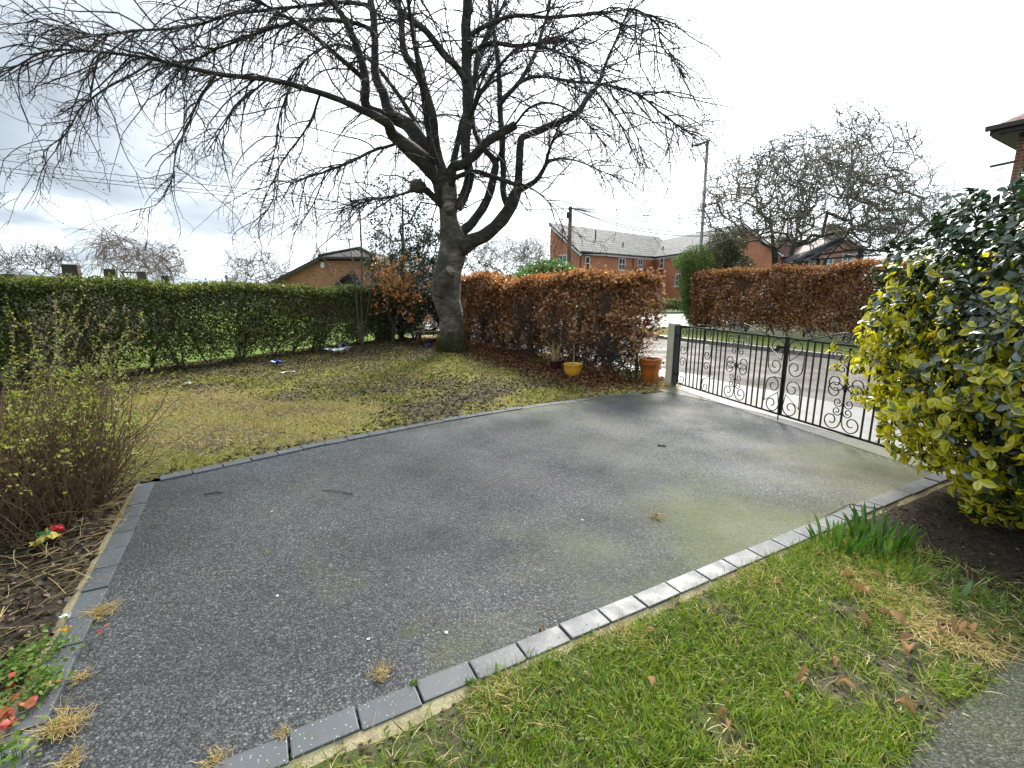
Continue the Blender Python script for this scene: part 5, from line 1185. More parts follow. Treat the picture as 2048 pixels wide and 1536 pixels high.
# ------------------------------------------------------------------ pots
def pot(name, label, foot, prof, mat, soilr, soilz, catg='pot'):
    o = empty(name, foot); tag(o, label, catg); b = MB(); b.lathe(foot, prof, 32); b.build('body', mat, o, True)
    s_ = MB(); s_.lathe((foot[0], foot[1], foot[2] + soilz), [(soilr, -.01), (soilr, 0), (soilr * .4, .012), (.002, .015)], 20); s_.build('soil', 'soil', o, True); return o
f1 = gp(1145, 757); f1.z = .03
yp_ = pot('yellow_pot', 'round yellow glazed flower pot with a dead stick in front of the brown hedge', f1, [(.085, 0), (.10, .012), (.128, .08), (.142, .15), (.143, .19), (.150, .197), (.150, .215), (.138, .215), (.132, .19), (.12, .17), (.01, .17)], 'yellowpot', .128, .185)
mb = MB(); mb.tube([f1 + Vector((.01, 0, .18)), f1 + Vector((.015, .01, .35)), f1 + Vector((.008, .012, .52))], [.008, .006, .004], 6); mb.build('dead_stick', 'straw', yp_)
f2 = gp(1301, 766); f2.z = .02; f2.x -= .02
op_ = pot('terracotta_pot', 'tall orange glazed pot standing against the concrete gate post', f2, [(.112, 0), (.118, .01), (.138, .18), (.150, .262), (.160, .268), (.163, .30), (.163, .335), (.172, .342), (.172, .362), (.158, .362), (.15, .30), (.01, .30)], 'terracotta', .150, .315)
f3 = gp(1111, 744); f3.z = .03
pp_ = pot('plum_pot', 'small dark plum pot with straggly dry plant under the brown hedge', f3, [(.07, 0), (.08, .01), (.098, .12), (.10, .15), (.108, .155), (.108, .175), (.098, .175), (.09, .15), (.01, .15)], 'plumpot', .094, .16)
n = 26; P0 = np.repeat(np.array([[f3.x, f3.y, f3.z + .15]]), n, 0) + RNG.normal(size=(n, 3)) * [.03, .03, 0]; Pt = grow(P0, np.stack([RNG.normal(size=n) * .25 - .15, RNG.normal(size=n) * .25, np.ones(n)], 1), RNG.uniform(.2, .46, n), 6, .12, -.06, -.1)
link('dry_plant', mesh_np('dry_plant', *tubes(Pt, np.broadcast_to(np.linspace(.006, .002, 6), (n, 6)), 4)), 'straw', pp_)

# ------------------------------------------------------------------ strap-leaved clumps
def clump(name, label, foot, n, h, wd, mat='daff', spread=.4, catg='plant', group=None):
    o = empty(name, foot); tag(o, label, catg, group)
    th = RNG.uniform(0, 6.283, n); rr_ = RNG.random(n) ** .5 * spread * .28
    V, F = [], []
    for i in range(n):
        p = np.array(foot) + [rr_[i] * math.cos(th[i]), rr_[i] * math.sin(th[i]), -.01]; ln = h * RNG.uniform(.55, 1.1); d = np.array([math.cos(th[i]), math.sin(th[i]), 0]); lean = RNG.uniform(.05, .75) * spread * 1.4
        q = np.linspace(0, 1, 6)[:, None]; c = p + np.array([0, 0, 1]) * (q * ln * (1 - .25 * lean * q)) + d * (q ** 1.8 * ln * lean); sd = np.array([-d[1], d[0], 0]); sd = nrm(sd + RNG.normal(size=3) * .6); w_ = wd * np.array([.7, .9, 1, .95, .75, .12])[:, None] / 2
        b = len(V) * 12; V.append(np.concatenate([c - sd * w_, c + sd * w_ + d * .002])); F += [[b + j, b + j + 1, b + 7 + j, b + 6 + j] for j in range(5)]
    link('leaves', mesh_np('leaves', np.concatenate(V), np.array(F), True), mat, o); return o
c1 = gp(1752, 1085, .0); clump('daffodil_clump', 'larger clump of green strap leaves between the kerb and the golden bush', c1, 70, .20, .019, spread=.5)
c1 = gp(1685, 1095, .0); clump('daffodil_clump', 'smaller clump of green strap leaves beside the kerb', c1, 54, .15, .016, spread=.55)
c1 = gp(1795, 1150, .0); clump('daffodil_clump', 'thin clump of strap leaves at the edge of the bare bush bed', c1, 20, .13, .012, spread=.6)
c1 = gp(1912, 1205, .0); clump('bulb_shoot', 'single pair of broad green shoots in the grass below the golden bush', c1, 4, .12, .022, spread=.5)
c1 = gp(1260, 762, .02); clump('grass_clump', 'spiky green leaves between the yellow pot and the orange pot', c1, 22, .28, .014, spread=.7)
c1 = gp(1095, 730, .02); clump('grass_clump', 'low green leaves beside the plum pot under the brown hedge', c1, 26, .2, .022, spread=.9)
# creeping plants in the bed at lower left
def creeper(name, label, pts, mat, size, group=None):
    o = empty(name, gp(*pts[0][:2])); tag(o, label, 'plant', group); P = []
    for px, py, s, k_ in pts:
        c = gp(px, py); P += [(c.x + RNG.normal() * s, c.y + RNG.normal() * s, .02 + RNG.random() * .05) for _ in range(k_)]
    P = np.array(P); m_ = len(P); L = RNG.uniform(.7, 1.3, m_) * size; V, F, _ = scatter(P, rdir(m_, .1, .3), rdir(m_, 1.6), L, L * .85, leaf_tmpl(.2, .2)); link('leaves', mesh_np('leaves', V, F, True), mat, o)
    n_ = 30; i = RNG.integers(0, m_, n_); Q0 = P[i].copy(); Q0[:, 2] = 0; Pt = np.stack([Q0 + RNG.normal(size=(n_, 3)) * [.02, .02, 0], (Q0 + P[i]) / 2, P[i]], 1); tag(link('stalks', mesh_np('stalks', *tubes(Pt, np.full((n_, 3), .0012), 3)), 'weed', o), kind='stuff'); return o
creeper('creeping_plant', 'low green leafy creeper in the bed of the twiggy shrub', [(60, 1330, .06, 130), (30, 1360, .05, 110), (95, 1385, .03, 80), (105, 1365, .02, 40), (90, 1310, .05, 90), (20, 1430, .05, 80)], 'weed', .018)
creeper('strawberry_plant', 'low plant with red and orange leaves in the bed of the twiggy shrub', [(35, 1440, .025, 14), (10, 1470, .02, 12), (15, 1390, .02, 4), (115, 1378, .008, 2), (208, 1276, .008, 3)], 'redleaf', .026)
creeper('creeping_plant', 'bright green leafy tuft at the kerb corner', [(30, 1525, .04, 60)], 'weed', .018)
# dry tufts in the kerb joints
def tuft(label, px, py, n, s, h, mat='straw', name='dry_tuft'):
    c = gp(px, py, .012); o = empty(name, c); tag(o, label, 'dry grass'); P0 = np.array(c) + RNG.normal(size=(n, 3)) * [s, s, 0]; D0 = rdir(n, .25, .3)
    Pt = grow(P0, D0, RNG.uniform(.3, 1, n) * h, 5, .35, -.03, 0); Pt[:, :, 2] = np.maximum(Pt[:, :, 2], .013); tag(link('blades', mesh_np('blades', *tubes(Pt, np.broadcast_to(np.linspace(.0014, .0007, 5), (n, 5)), 3)), mat, o), kind='stuff')
tuft('large dry grass tuft on the shrub bed kerb beside the red leaved plant', 122, 1452, 170, .022, .10)
tuft('dry grass tuft on the shrub bed kerb beside the fallen stalks', 205, 1222, 110, .020, .09)
tuft('small flattened straw wisp on the shrub bed kerb', 160, 1355, 40, .012, .06)
tuft('greenish dry tuft on the drive beside the near kerb corner', 140, 1525, 60, .014, .07)
tuft('round wisp of dry straw lying on the tarmac near the kerb', 762, 1345, 70, .016, .055)
tuft('yellowish tuft at the kerb edge of the tarmac at the end of the drive', 432, 1518, 60, .016, .05)
tuft('dry root wisp in a kerb joint', 570, 1466, 40, .008, .04); tuft('tiny weed tuft in a kerb joint above the grass', 828, 1365, 40, .008, .03, 'weed')
tuft('wisp of pale straw on the tarmac near the mossy edge', 1312, 1032, 60, .02, .06)
tuft('tiny moss tuft in the kerb joint beside the front grass', 940, 1365, 30, .008, .035, 'weed')
tuft('heap of dry cut grass at the foot of the concrete gate post', 1330, 772, 420, .14, .16)
# ------------------------------------------------------------------ loose leaves and twigs
LEAFT = (BIG[0].copy(), BIG[1], None); LEAFT[0][:, 2] = np.abs(LEAFT[0][:, 1]) * .55 - .5 * (LEAFT[0][:, 0] - .4) ** 2 + .06 * np.sin(LEAFT[0][:, 0] * 17)
dlm = []
for k_ in range(3):
    v = LEAFT[0].copy(); v[:, 1] *= (.55, .7, .45)[k_]; v[:, 2] *= (1, 1.8, 1.4)[k_]; me = mesh_np('fallen_leaf', v, LEAFT[1], True); me.materials.append(MAT['deadleaf']); dlm.append(me)
def dleaf(label, group, px, py, s, z=.03, catg='leaf'):
    c = gp(px, py, z); o = bpy.data.objects.new('fallen_leaf', dlm[RNG.integers(0, 3)]); COL.objects.link(o); o.location = c; o.scale = (s, s, s); o.rotation_euler = (RNG.uniform(-.5, .5), RNG.uniform(-.5, .3), RNG.uniform(0, 6.28)); return tag(o, label, catg, group)
for px, py, s in ((1680, 1150, .07), (1695, 1160, .05), (1740, 1190, .075), (1755, 1215, .05), (1715, 1170, .045), (1810, 1255, .08), (1830, 1275, .06), (1920, 1245, .07), (1815, 1310, .07), (1660, 1310, .05), (1715, 1235, .05), (1612, 1350, .05), (1675, 1360, .055), (1790, 1400, .06), (1305, 1375, .05), (1620, 1345, .04), (1880, 1262, .05), (1740, 1145, .05), (1935, 1250, .05), (1460, 1420, .045), (1290, 1260, .04), (1575, 1400, .035), (1985, 1265, .045), (1560, 1160, .04), (1650, 1110, .05), (1460, 1440, .04), (1700, 1505, .045)):
    dleaf('curled dry brown leaf lying in the front grass', 'dry leaves in the front grass', px, py, s)
for px, py, s in ((537, 1103, .03), (1090, 1262, .035), (1078, 1268, .025), (660, 1025, .018), (415, 990, .02), (900, 1000, .016), (1190, 935, .02), (1310, 1030, .03), (1250, 850, .02), (980, 860, .02), (1480, 905, .02), (620, 905, .02)):
    dleaf('small tan leaf scrap lying on the tarmac drive', 'leaf scraps on the drive', px, py, s, .008)
for px, py, s in ((1015, 745, .12), (1035, 752, .09), (1000, 738, .10), (1050, 760, .06), (1120, 720, .09), (1070, 715, .09)):
    dleaf('rusty brown leaf on the ground beside the bare tree', 'rusty leaves near the bare tree', px, py, s, .05)
def stick(label, pts, r=.004, mat='twig', group=None, z=.008):
    P = [gp(a_, b_, z) for a_, b_ in pts]; b = MB(); b.tube(P, r, 5); tag(b.build('fallen_twig', mat), label, 'twig', group)
stick('short dark twig lying on the drive near the far kerb corner', [(408, 988), (430, 985), (445, 984)], .004)
stick('thin dark twig lying on the middle of the drive', [(645, 980), (680, 983), (705, 988)], .003); stick('short dark twig on the drive beside the mossy patch', [(1315, 890), (1332, 892)], .006)
stick('thin bare twig lying across the kerb beside the golden bush', [(1655, 1030), (1700, 1008), (1745, 1015), (1790, 1022)], .003, 'stem', z=.02); stick('pale thin stick on the lawn beside the bare tree', [(940, 729), (1000, 730), (1050, 731)], .006, 'straw', z=.05)
stick('dry brown twig lying in the bush bed', [(1850, 1055), (1860, 1085), (1880, 1110), (1935, 1120)], .003, 'stem', z=.012); stick('long thin brown twig at the edge of the bush bed', [(1960, 1150), (2010, 1150), (2060, 1143)], .003, 'stem', z=.02)
stick('upright reddish dead stalk in the bush bed', [(1930, 1130), (1938, 1165)], .003, 'shrubstem', z=.03)
stick('thin stalk leaning between the pots and the hedge', [(1180, 720), (1195, 735), (1207, 752)], .005, 'straw', z=.06)
# ------------------------------------------------------------------ litter
def crumple(name, label, px, py, size, mat, z=.02, flat=.5, seed=1, D=None):
    c = gp(px, py, z); b = bmesh.new(); bmesh.ops.create_grid(b, x_segments=7, y_segments=6, size=.5); rs = np.random.default_rng(seed); ph = rs.uniform(0, 9, 4)
    for v in b.verts:
        x_, y_ = v.co.x, v.co.y; v.co.z = flat * (.35 * math.sin(4 * x_ + ph[0]) * math.cos(3 * y_ + ph[1]) + .25 * math.sin(9 * x_ + 6 * y_ + ph[2]) + rs.normal() * .07); v.co.x += rs.normal() * .06; v.co.y += rs.normal() * .06
    mn = min(v.co.z for v in b.verts)
    for v in b.verts: v.co = Vector((v.co.x * size[0], v.co.y * size[1], (v.co.z - mn) * size[2]))
    me = bpy.data.meshes.new(name); b.to_mesh(me); b.free(); o = link(name, me, mat); o.location = c; o.rotation_euler = (0, 0, rs.uniform(0, 3)); sm = o.modifiers.new('thickness', 'SOLIDIFY'); sm.thickness = .001; return o
tag(crumple('plastic_bag', 0, 675, 707, (.45, .30, .22), 'whiteplastic', .05, .6, 3), 'crumpled white plastic bag at the foot of the green hedge', 'bag')
tag(crumple('plastic_wrapper', 0, 688, 694, (.25, .2, .2), 'whiteplastic', .05, .7, 5), 'small white wrapper behind the white plastic bag', 'wrapper')
tag(crumple('plastic_bag', 0, 557, 731, (.24, .2, .16), 'blueplastic', .05, .7, 4), 'crumpled blue plastic bag beside the green hedge', 'bag')
tag(crumple('paper_scrap', 0, 375, 768, (.09, .07, .08), 'whiteplastic', .05, .4, 8), 'small white scrap on the lawn below the green hedge', 'scrap')
tag(crumple('paper_scrap', 0, 577, 744, (.22, .12, .04), 'whiteplastic', .05, .3, 9), 'flat white lid below the blue plastic bag', 'scrap')
tag(crumple('crisp_packet', 0, 92, 1086, (.11, .10, .10), 'yellowplastic', .03, .6, 10), 'crumpled pale yellow packet beside the twiggy shrub', 'packet')
tag(crumple('plastic_wrapper', 0, 115, 1066, (.05, .05, .07), 'redplastic', .04, .7, 11), 'small red wrapper beside the yellow packet', 'wrapper')
tag(crumple('plastic_wrapper', 0, 90, 1070, (.05, .04, .05), 'greenplastic', .06, .7, 12), 'tiny green wrapper corner beside the yellow packet', 'wrapper')
tag(crumple('plastic_wrapper', 0, 130, 1240, (.035, .03, .04), 'whiteplastic', .02, .7, 13), 'small black and white scrap in the bed beside the kerb', 'wrapper')
tag(crumple('orange_petal', 0, 133, 1262, (.03, .025, .03), 'orange', .02, .7, 14), 'small orange petal scrap beside the black and white scrap', 'petal')
tag(crumple('orange_petal', 0, 132, 818, (.06, .05, .06), 'orange', .3, .7, 15), 'orange scrap caught in the twiggy shrub', 'petal')
tag(crumple('blue_rag', 0, 857, 694, (.10, .08, .13), 'blueplastic', .05, .7, 16), 'small blue rag beside the bare tree foot', 'rag')
for k_, (px, py) in enumerate(((555, 1192), (737, 1278), (893, 1265), (1165, 1040), (544, 1023))): tag(crumple('pebble', 0, px, py, (.014, .011, .010), 'whiteplastic', .002, .4, 30 + k_), 'tiny pale pebble lying on the tarmac drive', 'pebble', 'pale pebbles on the drive')
# board and old bench behind the tree
bp = gp(767, 682); b = MB(); b.box((bp.x, bp.y, .12), (.46, .03, .26), .15, rx=-.12); tag(b.build('board', 'board', bevel=.006), 'brown rectangular board leaning at the back corner beside the sapling', 'board')
bp = at(845, 664, 12.1); bn = empty('old_bench', (bp.x, 12.1, 0)); tag(bn, 'old pale plank bench half hidden behind the bare tree trunk', 'bench')
for zz_, yy_ in ((.36, 0), (.46, .22)): mb = MB(); mb.box((bp.x + .25, 12.1 + yy_, zz_), (.9, .12, .03), .06); mb.build('plank', 'plank', bn, bevel=.004)
for dx_ in (-.1, .6): mb = MB(); mb.box((bp.x + dx_, 12.2, .2), (.05, .3, .42)); mb.build('leg', 'fencewood', bn)
# ------------------------------------------------------------------ buildings
def walls(mb, A, B, z0, z1, t=None):
    A, B = Vector(A), Vector(B); L = (B - A).length; mb.poly([(A.x, A.y, z0), (B.x, B.y, z0), (B.x, B.y, z1), (A.x, A.y, z1)], [(0, z0), (L, z0), (L, z1), (0, z1)])
def roofpoly(mb, pts, along):
    """uv: metres along the eave and up the slope"""
    pts = [Vector(p) for p in pts]; a = Vector(along).normalized(); n = (pts[1] - pts[0]).cross(pts[2] - pts[0]).normalized(); up = n.cross(a)
    if up.z < 0: up = -up
    mb.poly(pts, [((p - pts[0]).dot(a), (p - pts[0]).dot(up)) for p in pts])
def thick(o, t=.1): m_ = o.modifiers.new('thickness', 'SOLIDIFY'); m_.thickness = t; m_.offset = -1
def window(parent, c, t, n, w, h, style=2, sill=True):
    """c centre on the wall, t along the wall, n outward"""
    c, t, n = Vector(c), Vector(t), Vector(n); up = Vector((0, 0, 1)); root = MB()
    f = MB(); th = .075
    for s in (-1, 1): f.bar(c + t * (s * (w / 2 - th / 2)) - up * (h / 2) + n * .0, c + t * (s * (w / 2 - th / 2)) + up * (h / 2), th, .10, n)
    for z_ in (-h / 2 + th / 2, h / 2 - th / 2, 0.0): f.bar(c - t * (w / 2 - th) + up * z_, c + t * (w / 2 - th) + up * z_, .096, th, up)
    if style == 2: f.bar(c - up * (h / 2 - th), c + up * (h / 2 - th), th * .8, .092, n)
    fo = f.build('window', 'white', parent)
    g = MB(); g.bar(c - t * (w / 2 - .02) - n * .012, c + t * (w / 2 - .02) - n * .012, .03, h - .04); g.build('pane', 'glass', fo)
    if sill: s_ = MB(); s_.bar(c - t * (w / 2 + .08) - up * (h / 2 + .05) + n * .05, c + t * (w / 2 + .08) - up * (h / 2 + .05) + n * .05, .16, .09); s_.build('sill', 'white', fo)
# --- L-shaped brick building over the side road
A = at(1160, 503, 44.0); EZ = A.z; Vp = at(1310, 515, 52.0)
A = Vector((A.x, A.y, 0)); Vp = Vector((Vp.x, Vp.y, 0)); d1 = (Vp - A).normalized(); n1v = Vector((-d1.y, d1.x, 0)); RZ_ = EZ + 2.75; half = 3.75; zb = -.3
bld = empty('brick_building', ((A.x + Vp.x) / 2, (A.y + Vp.y) / 2, -.16)); tag(bld, 'long two winged orange brick building with grey slate roof beyond the side road', 'building')
C2 = Vp + Vector((0, 0, 0)); g = at(1402, 503, 43.5); Cg = Vector((g.x, g.y, 0)); d2 = (Cg - Vp).normalized(); n2 = Vector((-d2.y, d2.x, 0))   # wing two runs towards the camera
if n2.x < 0: n2 = -n2
m = MB(); walls(m, A, Vp, zb, EZ); m.build('wall', 'brick', bld)
m = MB(); Bp = A + n1v * half
m.poly([(Bp.x, Bp.y, zb), (A.x, A.y, zb), (A.x, A.y, EZ), (Bp.x, Bp.y, RZ_ - .05)], [(0, zb), (half, zb), (half, EZ), (0, RZ_)]); m.build('gable_wall', 'brick', bld)
m = MB(); walls(m, Bp + d1 * .02 + Vector((.6, 6, 0)), Bp + d1 * .02, zb, RZ_ - .05); m.build('wall', 'brick', bld)
m = MB(); walls(m, Vp, Cg, zb, EZ); m.build('wall', 'brick', bld)
Hg = 3.9; Dg = Cg + n2 * (2 * Hg); Ap = Cg + n2 * Hg
m = MB(); m.poly([(Cg.x, Cg.y, zb), (Dg.x, Dg.y, zb), (Dg.x, Dg.y, EZ), (Ap.x, Ap.y, RZ_ - .4), (Cg.x, Cg.y, EZ)], [(0, zb), (2*Hg, zb), (2*Hg, EZ), (Hg, RZ_ - .4), (0, EZ)]); m.build('gable_wall', 'brick', bld)
ov = .35; up = Vector((0, 0, 1)); sl = (RZ_ - EZ) / half
def lift(p, z_): return Vector((p.x, p.y, z_))
E1 = A - n1v * ov - d1 * .25; E2 = Vp - n1v * ov + d1 * 0.0
sl2 = (RZ_ - .3 - .1 - EZ) / Hg; cc = n1v.dot(n2); be = (sl - sl2 * cc) / (sl2 - sl * cc); wv = n1v + n2 * be; VT = Vp + wv * ((RZ_ - .4 - EZ) / (sl * (1 + be * cc))); ridge_end = VT + n1v * ((RZ_ - (RZ_ - .4)) / sl)
m = MB(); roofpoly(m, [lift(E1, EZ - sl * ov + .1), lift(Vp, EZ + .1), lift(VT, RZ_ - .3), lift(ridge_end, RZ_ + .1), lift(A + n1v * half - d1 * .25, RZ_ + .1)], d1); r1 = m.build('roof', 'slate', bld); thick(r1, .12)
ridge2 = Vp + n2 * Hg - d2 * 4.5
m = MB(); roofpoly(m, [lift(Vp, EZ + .1), lift(Cg - n2 * ov + d2 * .25, EZ - sl2 * ov + .1), lift(Ap + d2 * .25, RZ_ - .3), lift(VT, RZ_ - .3)], d2); r2 = m.build('roof', 'slate', bld); thick(r2, .12)
m = MB(); roofpoly(m, [lift(Dg + n2 * ov + d2 * .25, EZ - sl * ov + .1), lift(Dg + n2 * ov - d2 * 12, EZ - sl * ov + .1), lift(Ap - d2 * 12, RZ_ - .3), lift(Ap + d2 * .25, RZ_ - .3)], -d2); thick(m.build('roof', 'slate', bld), .12)
def rail(nm, a, b, w, h, mat): m = MB(); m.bar(a, b, w, h); return m.build(nm, mat, bld)
rail('fascia', lift(E1 + n1v * .12, EZ - .16), lift(Vp - n1v * .22, EZ - .16), .05, .20, 'white'); rail('gutter', lift(E1 + n1v * .02, EZ - .03), lift(Vp - n1v * .30, EZ - .03), .12, .10, 'black_plastic')
rail('fascia', lift(Vp - n2 * .22, EZ - .16), lift(Cg - n2 * .23 + d2 * .2, EZ - .16), .05, .20, 'white'); rail('gutter', lift(Vp - n2 * .30, EZ - .03), lift(Cg - n2 * .33, EZ - .03), .12, .10, 'black_plastic')
m = MB(); m.bar(lift(A - d1 * .22 - n1v * ov, EZ - sl * ov - .08), lift(A + n1v * half - d1 * .22, RZ_ - .10), .05, .22); m.build('bargeboard', 'white', bld)
for q in (Cg - n2 * ov, Dg + n2 * ov): m = MB(); m.bar(lift(q + d2 * .22, EZ - sl * ov - .06), lift(Ap + d2 * .22, RZ_ - .46), .05, .22); m.build('bargeboard', 'white', bld)
def onwall(px, py, P, n): return rayplane(px, py, Vector((P.x, P.y, 1)), n)
for px, py, w_, h_, st in ((1174, 527, .62, 1.25, 1), (1243, 528.5, 1.05, 1.15, 2), (1279.5, 530, .85, 1.15, 2)): window(bld, onwall(px, py, A, -n1v) - n1v * .03, d1, -n1v, w_, h_, st)
for px, py, w_, h_, st in ((1324.5, 526, .75, 1.15, 1), (1367, 523, 1.2, 1.15, 2), (1357, 560, 1.0, 1.2, 2)): window(bld, onwall(px, py, Vp, -n2) - n2 * .03, d2, -n2, w_, h_, st)
window(bld, onwall(1473.5, 525, Cg, d2) + d2 * .03, n2, d2, .75, 1.25, 2); window(bld, onwall(1126, 524, A, -d1) - d1 * .03, n1v, -d1, 1.1, 1.3, 2)
for px in (1160.5, 1266): q = onwall(px, 520, A, -n1v) - n1v * .06; m = MB(); m.tube([(q.x, q.y, -.1), (q.x, q.y, EZ - .05)], .045, 8); m.build('downpipe', 'black_plastic', bld)
for px, py, h_ in ((1191, 475, .9), (1246, 487, .3)):
    n_ = (up * half - n1v * (RZ_ - EZ)).normalized(); q = rayplane(px, py + 4, lift(A, EZ + .1), n_); m = MB(); m.tube([q - up * .1, q + up * h_], .07, 8); m.build('roof_vent', 'black_plastic', bld)
n_ = (up * Hg - n2 * (RZ_ - .4 - EZ)).normalized(); q = rayplane(1326, 498, lift(Vp, EZ + .1), n_); m = MB(); m.tube([q - up * .1, q + up * .28], .07, 8); m.build('roof_vent', 'black_plastic', bld)
m = MB(); q = onwall(1197, 552, A, -n1v); m.bar(q - d1 * 1.0, q + d1 * 1.0, .5, .12); m.build('porch_canopy', 'slate', bld)

# --- bungalow beyond the green hedge
BD = 30.0; pL = at(535, 569, BD); pAp = at(697, 495, BD); pK = at(644, 514, BD); pK2 = at(750, 514, BD); cx_ = pAp.x; pR = Vector((2 * cx_ - pL.x, BD, pL.z))
bg = empty('brick_bungalow', (cx_, BD + 4, -.16)); tag(bg, 'low orange brick bungalow gable with dark half hipped tile roof beyond the green hedge', 'bungalow')
W0, W1 = pL.x + .45, pR.x - .45; zk = pK.z - .22; ze = pL.z + .12
m = MB(); pts = [(W0, -.2), (W1, -.2), (W1, ze), (pK2.x + .3, zk), (pK.x - .3, zk), (W0, ze)]; m.poly([(a_, BD, b_) for a_, b_ in pts], pts); m.build('gable_wall', 'brick_b', bg)
back = 16.0
hipd = 2.6
apex = Vector((cx_, BD - .35 + hipd, pAp.z + .12))
K1, K2 = Vector((pK.x - .05, BD - .35, pK.z)), Vector((pK2.x + .05, BD - .35, pK.z)); EL, ER = Vector((pL.x, BD - .35, pL.z)), Vector((pR.x, BD - .35, pR.z))
m = MB(); roofpoly(m, [K1, K2, apex], (1, 0, 0)); thick(m.build('hip_roof', 'dtile', bg), .08)
m = MB(); roofpoly(m, [EL, K1, apex, apex + Vector((0, back, 0)), EL + Vector((0, back, 0))], (0, 1, 0)); thick(m.build('roof', 'dtile', bg), .1)
m = MB(); roofpoly(m, [ER + Vector((0, back, 0)), apex + Vector((0, back, 0)), apex, K2, ER], (0, 1, 0)); thick(m.build('roof', 'dtile', bg), .1)
for a_, b_ in ((EL, K1), (K2, ER)): m = MB(); m.bar(a_ + Vector((0, -.03, -.13)), b_ + Vector((0, -.03, -.13)), .05, .22); m.build('bargeboard', 'hat', bg)
m = MB(); m.bar(K1 + Vector((0, -.06, -.08)), K2 + Vector((0, -.06, -.08)), .12, .12); m.build('gutter', 'hat', bg)
for a_, b_ in ((K1, apex), (K2, apex)): m = MB(); m.tube([a_ + Vector((0, 0, .05)), b_ + Vector((0, 0, .05))], .1, 8); m.build('ridge_tiles', 'dtile', bg)
for k_ in range(6):
    f_ = (k_ + .5) / 6; 
q = at(646, 530, BD); m = MB(); m.box((q.x, BD - .06, q.z), (.22, .12, .34)); m.build('alarm_box', 'white', bg, bevel=.02)
q0, q1, q2 = at(668, 569, BD - 1.0), at(694, 547, BD - 1.0), at(722, 569, BD - 1.0)
m = MB(); roofpoly(m, [q0, q1, q1 + Vector((0, 1.2, 0)), q0 + Vector((0, 1.2, 0))], (0, 1, 0)); roofpoly(m, [q1, q2, q2 + Vector((0, 1.2, 0)), q1 + Vector((0, 1.2, 0))], (0, 1, 0)); thick(m.build('porch_roof', 'slate', bg), .12)
m = MB(); m.poly([(q0.x + .2, BD - .7, -.1), (q2.x - .2, BD - .7, -.1), (q2.x - .2, BD - .7, q0.z), (q1.x, BD - .7, q1.z - .1), (q0.x + .2, BD - .7, q0.z)]); m.build('porch_wall', 'hat', bg)

# --- old brick house at the right
HD = 12.0; hc = at(2003, 400, HD); he = at(2022, 262, HD); hx = hc.x + .12
hs = empty('old_brick_house', (hx + 3, HD + 3, -.16)); tag(hs, 'old dark red brick house corner with wide eaves rising behind the golden bush', 'house')
hz_ = he.z - .05
fd = Vector((.53, -.848, 0)); gdv = Vector((.848, .53, 0)); hcn = Vector((hx, HD, 0))
m = MB(); walls(m, hcn, hcn + fd * 8, -.2, hz_); m.build('wall', 'brick_h', hs)
m = MB(); walls(m, hcn + gdv * 8, hcn, -.2, hz_); m.build('wall', 'brick_h', hs)
e0 = hcn - fd * .38 - gdv * .38
m = MB(); z_ = hz_ - .02; m.poly([lift(e0, z_), lift(e0 + fd * 9, z_), lift(e0 + fd * 9 + gdv * .6, z_), lift(e0 + gdv * 9 + fd * .6, z_), lift(e0 + gdv * 9, z_)]); thick(m.build('soffit', 'hat', hs), .04)
m = MB(); m.bar(lift(e0 - gdv * .02, hz_ + .08), lift(e0 + fd * 9 - gdv * .02, hz_ + .08), .05, .18); m.bar(lift(e0 - fd * .02, hz_ + .08), lift(e0 + gdv * 9 - fd * .02, hz_ + .08), .05, .18); m.build('fascia', 'hat', hs)
m = MB(); m.bar(lift(e0 - gdv * .10 - fd * .1, hz_ + .13), lift(e0 + fd * 9 - gdv * .10, hz_ + .13), .12, .10); m.build('gutter', 'hat', hs)
apx = e0 + fd * 5 + gdv * 5
m = MB(); roofpoly(m, [lift(e0 - fd * .05, hz_ + .17), lift(e0 + fd * 10, hz_ + .17), lift(apx, hz_ + 3.4)], fd); roofpoly(m, [lift(e0 + gdv * 10, hz_ + .17), lift(e0, hz_ + .17), lift(apx, hz_ + 3.4)], -gdv); thick(m.build('roof', 'rtile', hs), .08)
q = hcn + fd * .28 - gdv * .08; m = MB(); m.tube([(q.x, q.y, -.1), (q.x, q.y, hz_ - .4), tuple(lift(q - gdv * .25, hz_ - .08))], .05, 10); m.build('downpipe', 'hat', hs, True)
q = hcn; m = MB(); m.bar(lift(q, hz_ - .62), lift(q - fd * .42 + gdv * .05, hz_ - .64), .035, .05); m.build('wire_bracket', 'hat', hs)
window(hs, lift(hcn + fd * 3.0 - gdv * .03, 3.9), fd, -gdv, 1.3, 1.3, 2)
